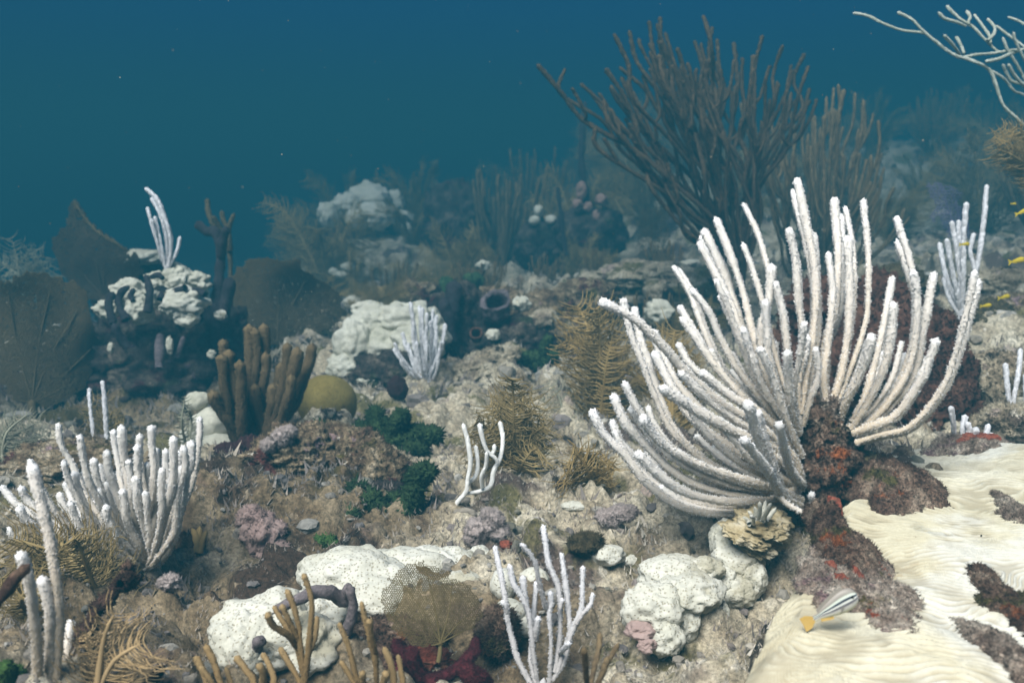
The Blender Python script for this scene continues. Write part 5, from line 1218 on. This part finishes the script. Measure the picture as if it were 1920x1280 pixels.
# ------------------------------------------------------------------ hazy field behind
def copy_thing(src, loc, scale, rz, label, group):
    o = src.copy(); COL.objects.link(o)
    o.location = [float(c) for c in loc]; o.scale = (scale,) * 3; o.rotation_euler = (0, 0, rz)
    o["label"] = label; o["group"] = group
    for ch in src.children:
        c = ch.copy(); COL.objects.link(c); c.parent = o
    return o
def local_colony(kind, seed, label, group, loc):
    rg = random.Random(seed)
    loc = np.array(loc)
    if kind == 'plume':
        fr = []
        for k in range(9):
            a = rg.uniform(0, 6.28); s = rg.uniform(0.08, 0.22); h = rg.uniform(0.22, 0.42)
            fr.append([loc, loc + (s * .3 * math.cos(a), s * .3 * math.sin(a), h * .4), loc + (s * .8 * math.cos(a), s * .8 * math.sin(a), h * .85), loc + (s * 1.3 * math.cos(a), s * 1.3 * math.sin(a), h)])
        return plume("sea_plume", label, "sea plume", M['plumedull'], loc, fr, 0.085, seed, group, gap=0.007, thick=0.0024, nseg=5, droop=0.2, stemr=0.004)
    t = thing("sea_rod", label, "sea rod", loc, group)
    for k in range(26):
        a = rg.uniform(0, 6.28); s = rg.uniform(0.02, 0.24); h = rg.uniform(0.22, 0.46)
        tip = loc + (s * math.cos(a), s * math.sin(a), h)
        V, Fq, cc, tt = tube(ease_path(loc, tip, rg), 0.0075, 7, 0.014, 0.15, seed=seed * 31 + k)
        put("branch", V, Fq, M['rodgrey'], t, attrs={"c": cc})
    return t
PL, RL = "dull feathery sea plume among the hazy growth beyond the middle ridge", "dull bushy sea rod among the hazy growth beyond the middle ridge"
spots = []
rg = random.Random(99)
for k in range(1200):
    y = 3.4 * (9.0 / 3.4) ** rg.random(); x = rg.uniform(-0.55, 0.62) * y
    u = 960 + F * x / y
    if u < 560 and (rg.random() < 0.6 or x < -1.1): continue
    if any((x - a) ** 2 + (y - b) ** 2 < (0.20 + 0.03 * y) ** 2 for a, b in spots): continue
    spots.append((x, y))
    if len(spots) > 190: break
protos = {}
for k, (x, y) in enumerate(spots):
    z = float(ground(np.array([x]), np.array([y]))[0]) - 0.02
    kind = 'plume' if rg.random() < 0.75 else 'rod'
    v = rg.randrange(3)
    lab, grp = (PL, "hazy sea plumes beyond the ridge") if kind == 'plume' else (RL, "hazy sea rods beyond the ridge")
    u = 960 + F * x / y
    sc_ = rg.uniform(0.5, 1.0) * (0.6 if u < 560 else 1.0)
    if (kind, v) not in protos:
        protos[(kind, v)] = local_colony(kind, 500 + k, lab, grp, (x, y, z)); protos[(kind, v)].scale = (sc_,) * 3
    else:
        copy_thing(protos[(kind, v)], (x, y, z), sc_, rg.uniform(0, 6.28), lab, grp)
near = {}
RP, RR = "small dull feathery plume growing on the middle ridge", "small dull bushy rod growing on the middle ridge"
pts_ = []
for k in range(600):
    y = rg.uniform(2.15, 3.35); x = rg.uniform(-0.20, 0.24) * y
    if any((x - a) ** 2 + (y - b) ** 2 < 0.13 ** 2 for a, b in pts_): continue
    pts_.append((x, y))
    z = float(ground(np.array([x]), np.array([y]))[0]) - 0.01
    kind = 'plume' if rg.random() < 0.55 else 'rod'
    lab, grp = (RP, "small plumes on the middle ridge") if kind == 'plume' else (RR, "small rods on the middle ridge")
    s_ = rg.uniform(0.14, 0.34)
    src = protos[(kind, rg.randrange(3))]
    copy_thing(src, (x, y, z), s_, rg.uniform(0, 6.28), lab, grp)
    if len(pts_) > 34: break
lobes("bleached_coral", "hazy pale coral head with dark hollows in the distance left of centre", "coral", M['whitefar'], 4.6, [(690,372,40,26),(650,385,28,24,-0.1),(725,385,34,22,0.1),(615,405,18,24,-0.2),(700,405,38,24,-0.15),(755,410,20,16),(668,410,20,18,-0.2),(740,370,16,12,0.1),(762,430,10,10,-0.1)], 320, amp=0.35, sub=4, lobes=0.45, lfreq=3.2)
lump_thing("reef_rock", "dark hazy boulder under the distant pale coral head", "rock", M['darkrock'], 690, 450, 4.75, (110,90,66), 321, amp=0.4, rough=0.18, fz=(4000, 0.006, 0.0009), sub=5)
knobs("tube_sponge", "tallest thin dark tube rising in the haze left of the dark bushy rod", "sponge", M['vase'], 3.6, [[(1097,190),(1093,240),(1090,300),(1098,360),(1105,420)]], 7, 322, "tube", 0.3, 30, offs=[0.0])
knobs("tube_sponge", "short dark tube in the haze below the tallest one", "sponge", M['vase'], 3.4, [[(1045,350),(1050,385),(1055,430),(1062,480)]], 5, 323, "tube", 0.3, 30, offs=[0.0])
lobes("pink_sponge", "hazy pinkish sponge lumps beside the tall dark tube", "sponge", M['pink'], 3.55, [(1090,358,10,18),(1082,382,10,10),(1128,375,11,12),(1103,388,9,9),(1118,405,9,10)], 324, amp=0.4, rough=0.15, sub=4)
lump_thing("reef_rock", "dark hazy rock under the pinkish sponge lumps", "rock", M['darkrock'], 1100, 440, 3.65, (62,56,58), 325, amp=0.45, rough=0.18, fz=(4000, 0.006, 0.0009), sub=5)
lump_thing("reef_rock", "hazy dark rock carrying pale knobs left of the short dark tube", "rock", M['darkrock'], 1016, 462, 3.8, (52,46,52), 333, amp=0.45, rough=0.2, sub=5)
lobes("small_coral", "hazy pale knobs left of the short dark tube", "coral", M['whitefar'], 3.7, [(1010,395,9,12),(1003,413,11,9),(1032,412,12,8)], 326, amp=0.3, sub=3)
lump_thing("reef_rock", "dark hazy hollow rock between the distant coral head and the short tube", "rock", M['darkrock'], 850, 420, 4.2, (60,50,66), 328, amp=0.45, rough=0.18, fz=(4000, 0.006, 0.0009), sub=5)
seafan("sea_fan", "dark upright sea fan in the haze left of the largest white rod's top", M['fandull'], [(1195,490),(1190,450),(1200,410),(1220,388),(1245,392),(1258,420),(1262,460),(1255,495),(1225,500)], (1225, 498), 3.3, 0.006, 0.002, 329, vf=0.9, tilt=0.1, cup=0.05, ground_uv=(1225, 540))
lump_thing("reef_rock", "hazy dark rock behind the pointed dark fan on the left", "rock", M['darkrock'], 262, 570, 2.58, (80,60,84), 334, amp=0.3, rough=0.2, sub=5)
lump_thing("small_coral", "white flat coral patch in the haze on the left slope below the slender rod", "coral", M['whitefar'], 265, 482, 2.5, (36,34,12), 330, amp=0.4, rough=0.18, fz=(4000, 0.006, 0.0009), sub=4)
knobs("finger_sponge", "brown forked finger sponge in the haze behind the dark forked tube", "sponge", M['olivebush'], 2.3, [[(415,395),(420,415),(428,440),(432,520),(430,650)], [(440,400),(432,420),(428,445),(430,470)], [(398,405),(412,425),(426,450)], [(388,372),(392,400),(402,425),(424,450)]], 6, 331, "finger", 0.4, 40)
lobes("small_coral", "pale green hazy coral bits on the slope below the distant coral head", "coral", M['whitefar'], 3.6, [(655,500,16,8),(640,515,18,7),(670,490,8,8),(625,508,10,6)], 332, amp=0.4, sub=3)

# ------------------------------------------------------------------ drifting specks
D_, T_ = ico(1)
rs = np.random.default_rng(77); Vs, Fs = [], []
for k in range(220):
    d_ = 0.55 * (4.0 / 0.55) ** rs.random()
    c_ = P(rs.uniform(-100, 2020), rs.uniform(-60, 760), d_)
    Vs.append(D_ * rs.uniform(0.0002, 0.0006) * min(1.0, d_ ** 0.5) + c_); Fs.append(T_ + k * len(D_))
put("drifting_particles", np.vstack(Vs), np.vstack(Fs), M['seabed'], label="tiny pale specks of silt drifting in the water", kind="stuff")

# ------------------------------------------------------------------ the water
hb = bmesh.new(); bmesh.ops.create_cube(hb, size=1)
for v_ in hb.verts:
    v_.co = (v_.co.x * 64, v_.co.y * 36 + 14.5, 0.52 if v_.co.z > 0 else -2.4)
hm = bpy.data.meshes.new("haze"); hb.to_mesh(hm); hb.free()
hz = bpy.data.objects.new("haze", hm); COL.objects.link(hz)
hz["kind"] = "stuff"; hz["label"] = "blue green sea water haze filling the whole reef"
wm = bpy.data.materials.new("sea_water"); wm.use_nodes = True
wm.node_tree.nodes.clear()
ho = wm.node_tree.nodes.new("ShaderNodeOutputMaterial"); pv = wm.node_tree.nodes.new("ShaderNodeVolumePrincipled")
pv.inputs["Color"].default_value = (0.007, 0.047, 0.067, 1)
pv.inputs["Absorption Color"].default_value = (0.20, 0.26, 0.31, 1)
pv.inputs["Density"].default_value = 0.84
wm.node_tree.links.new(pv.outputs[0], ho.inputs["Volume"])
hm.materials.append(wm)
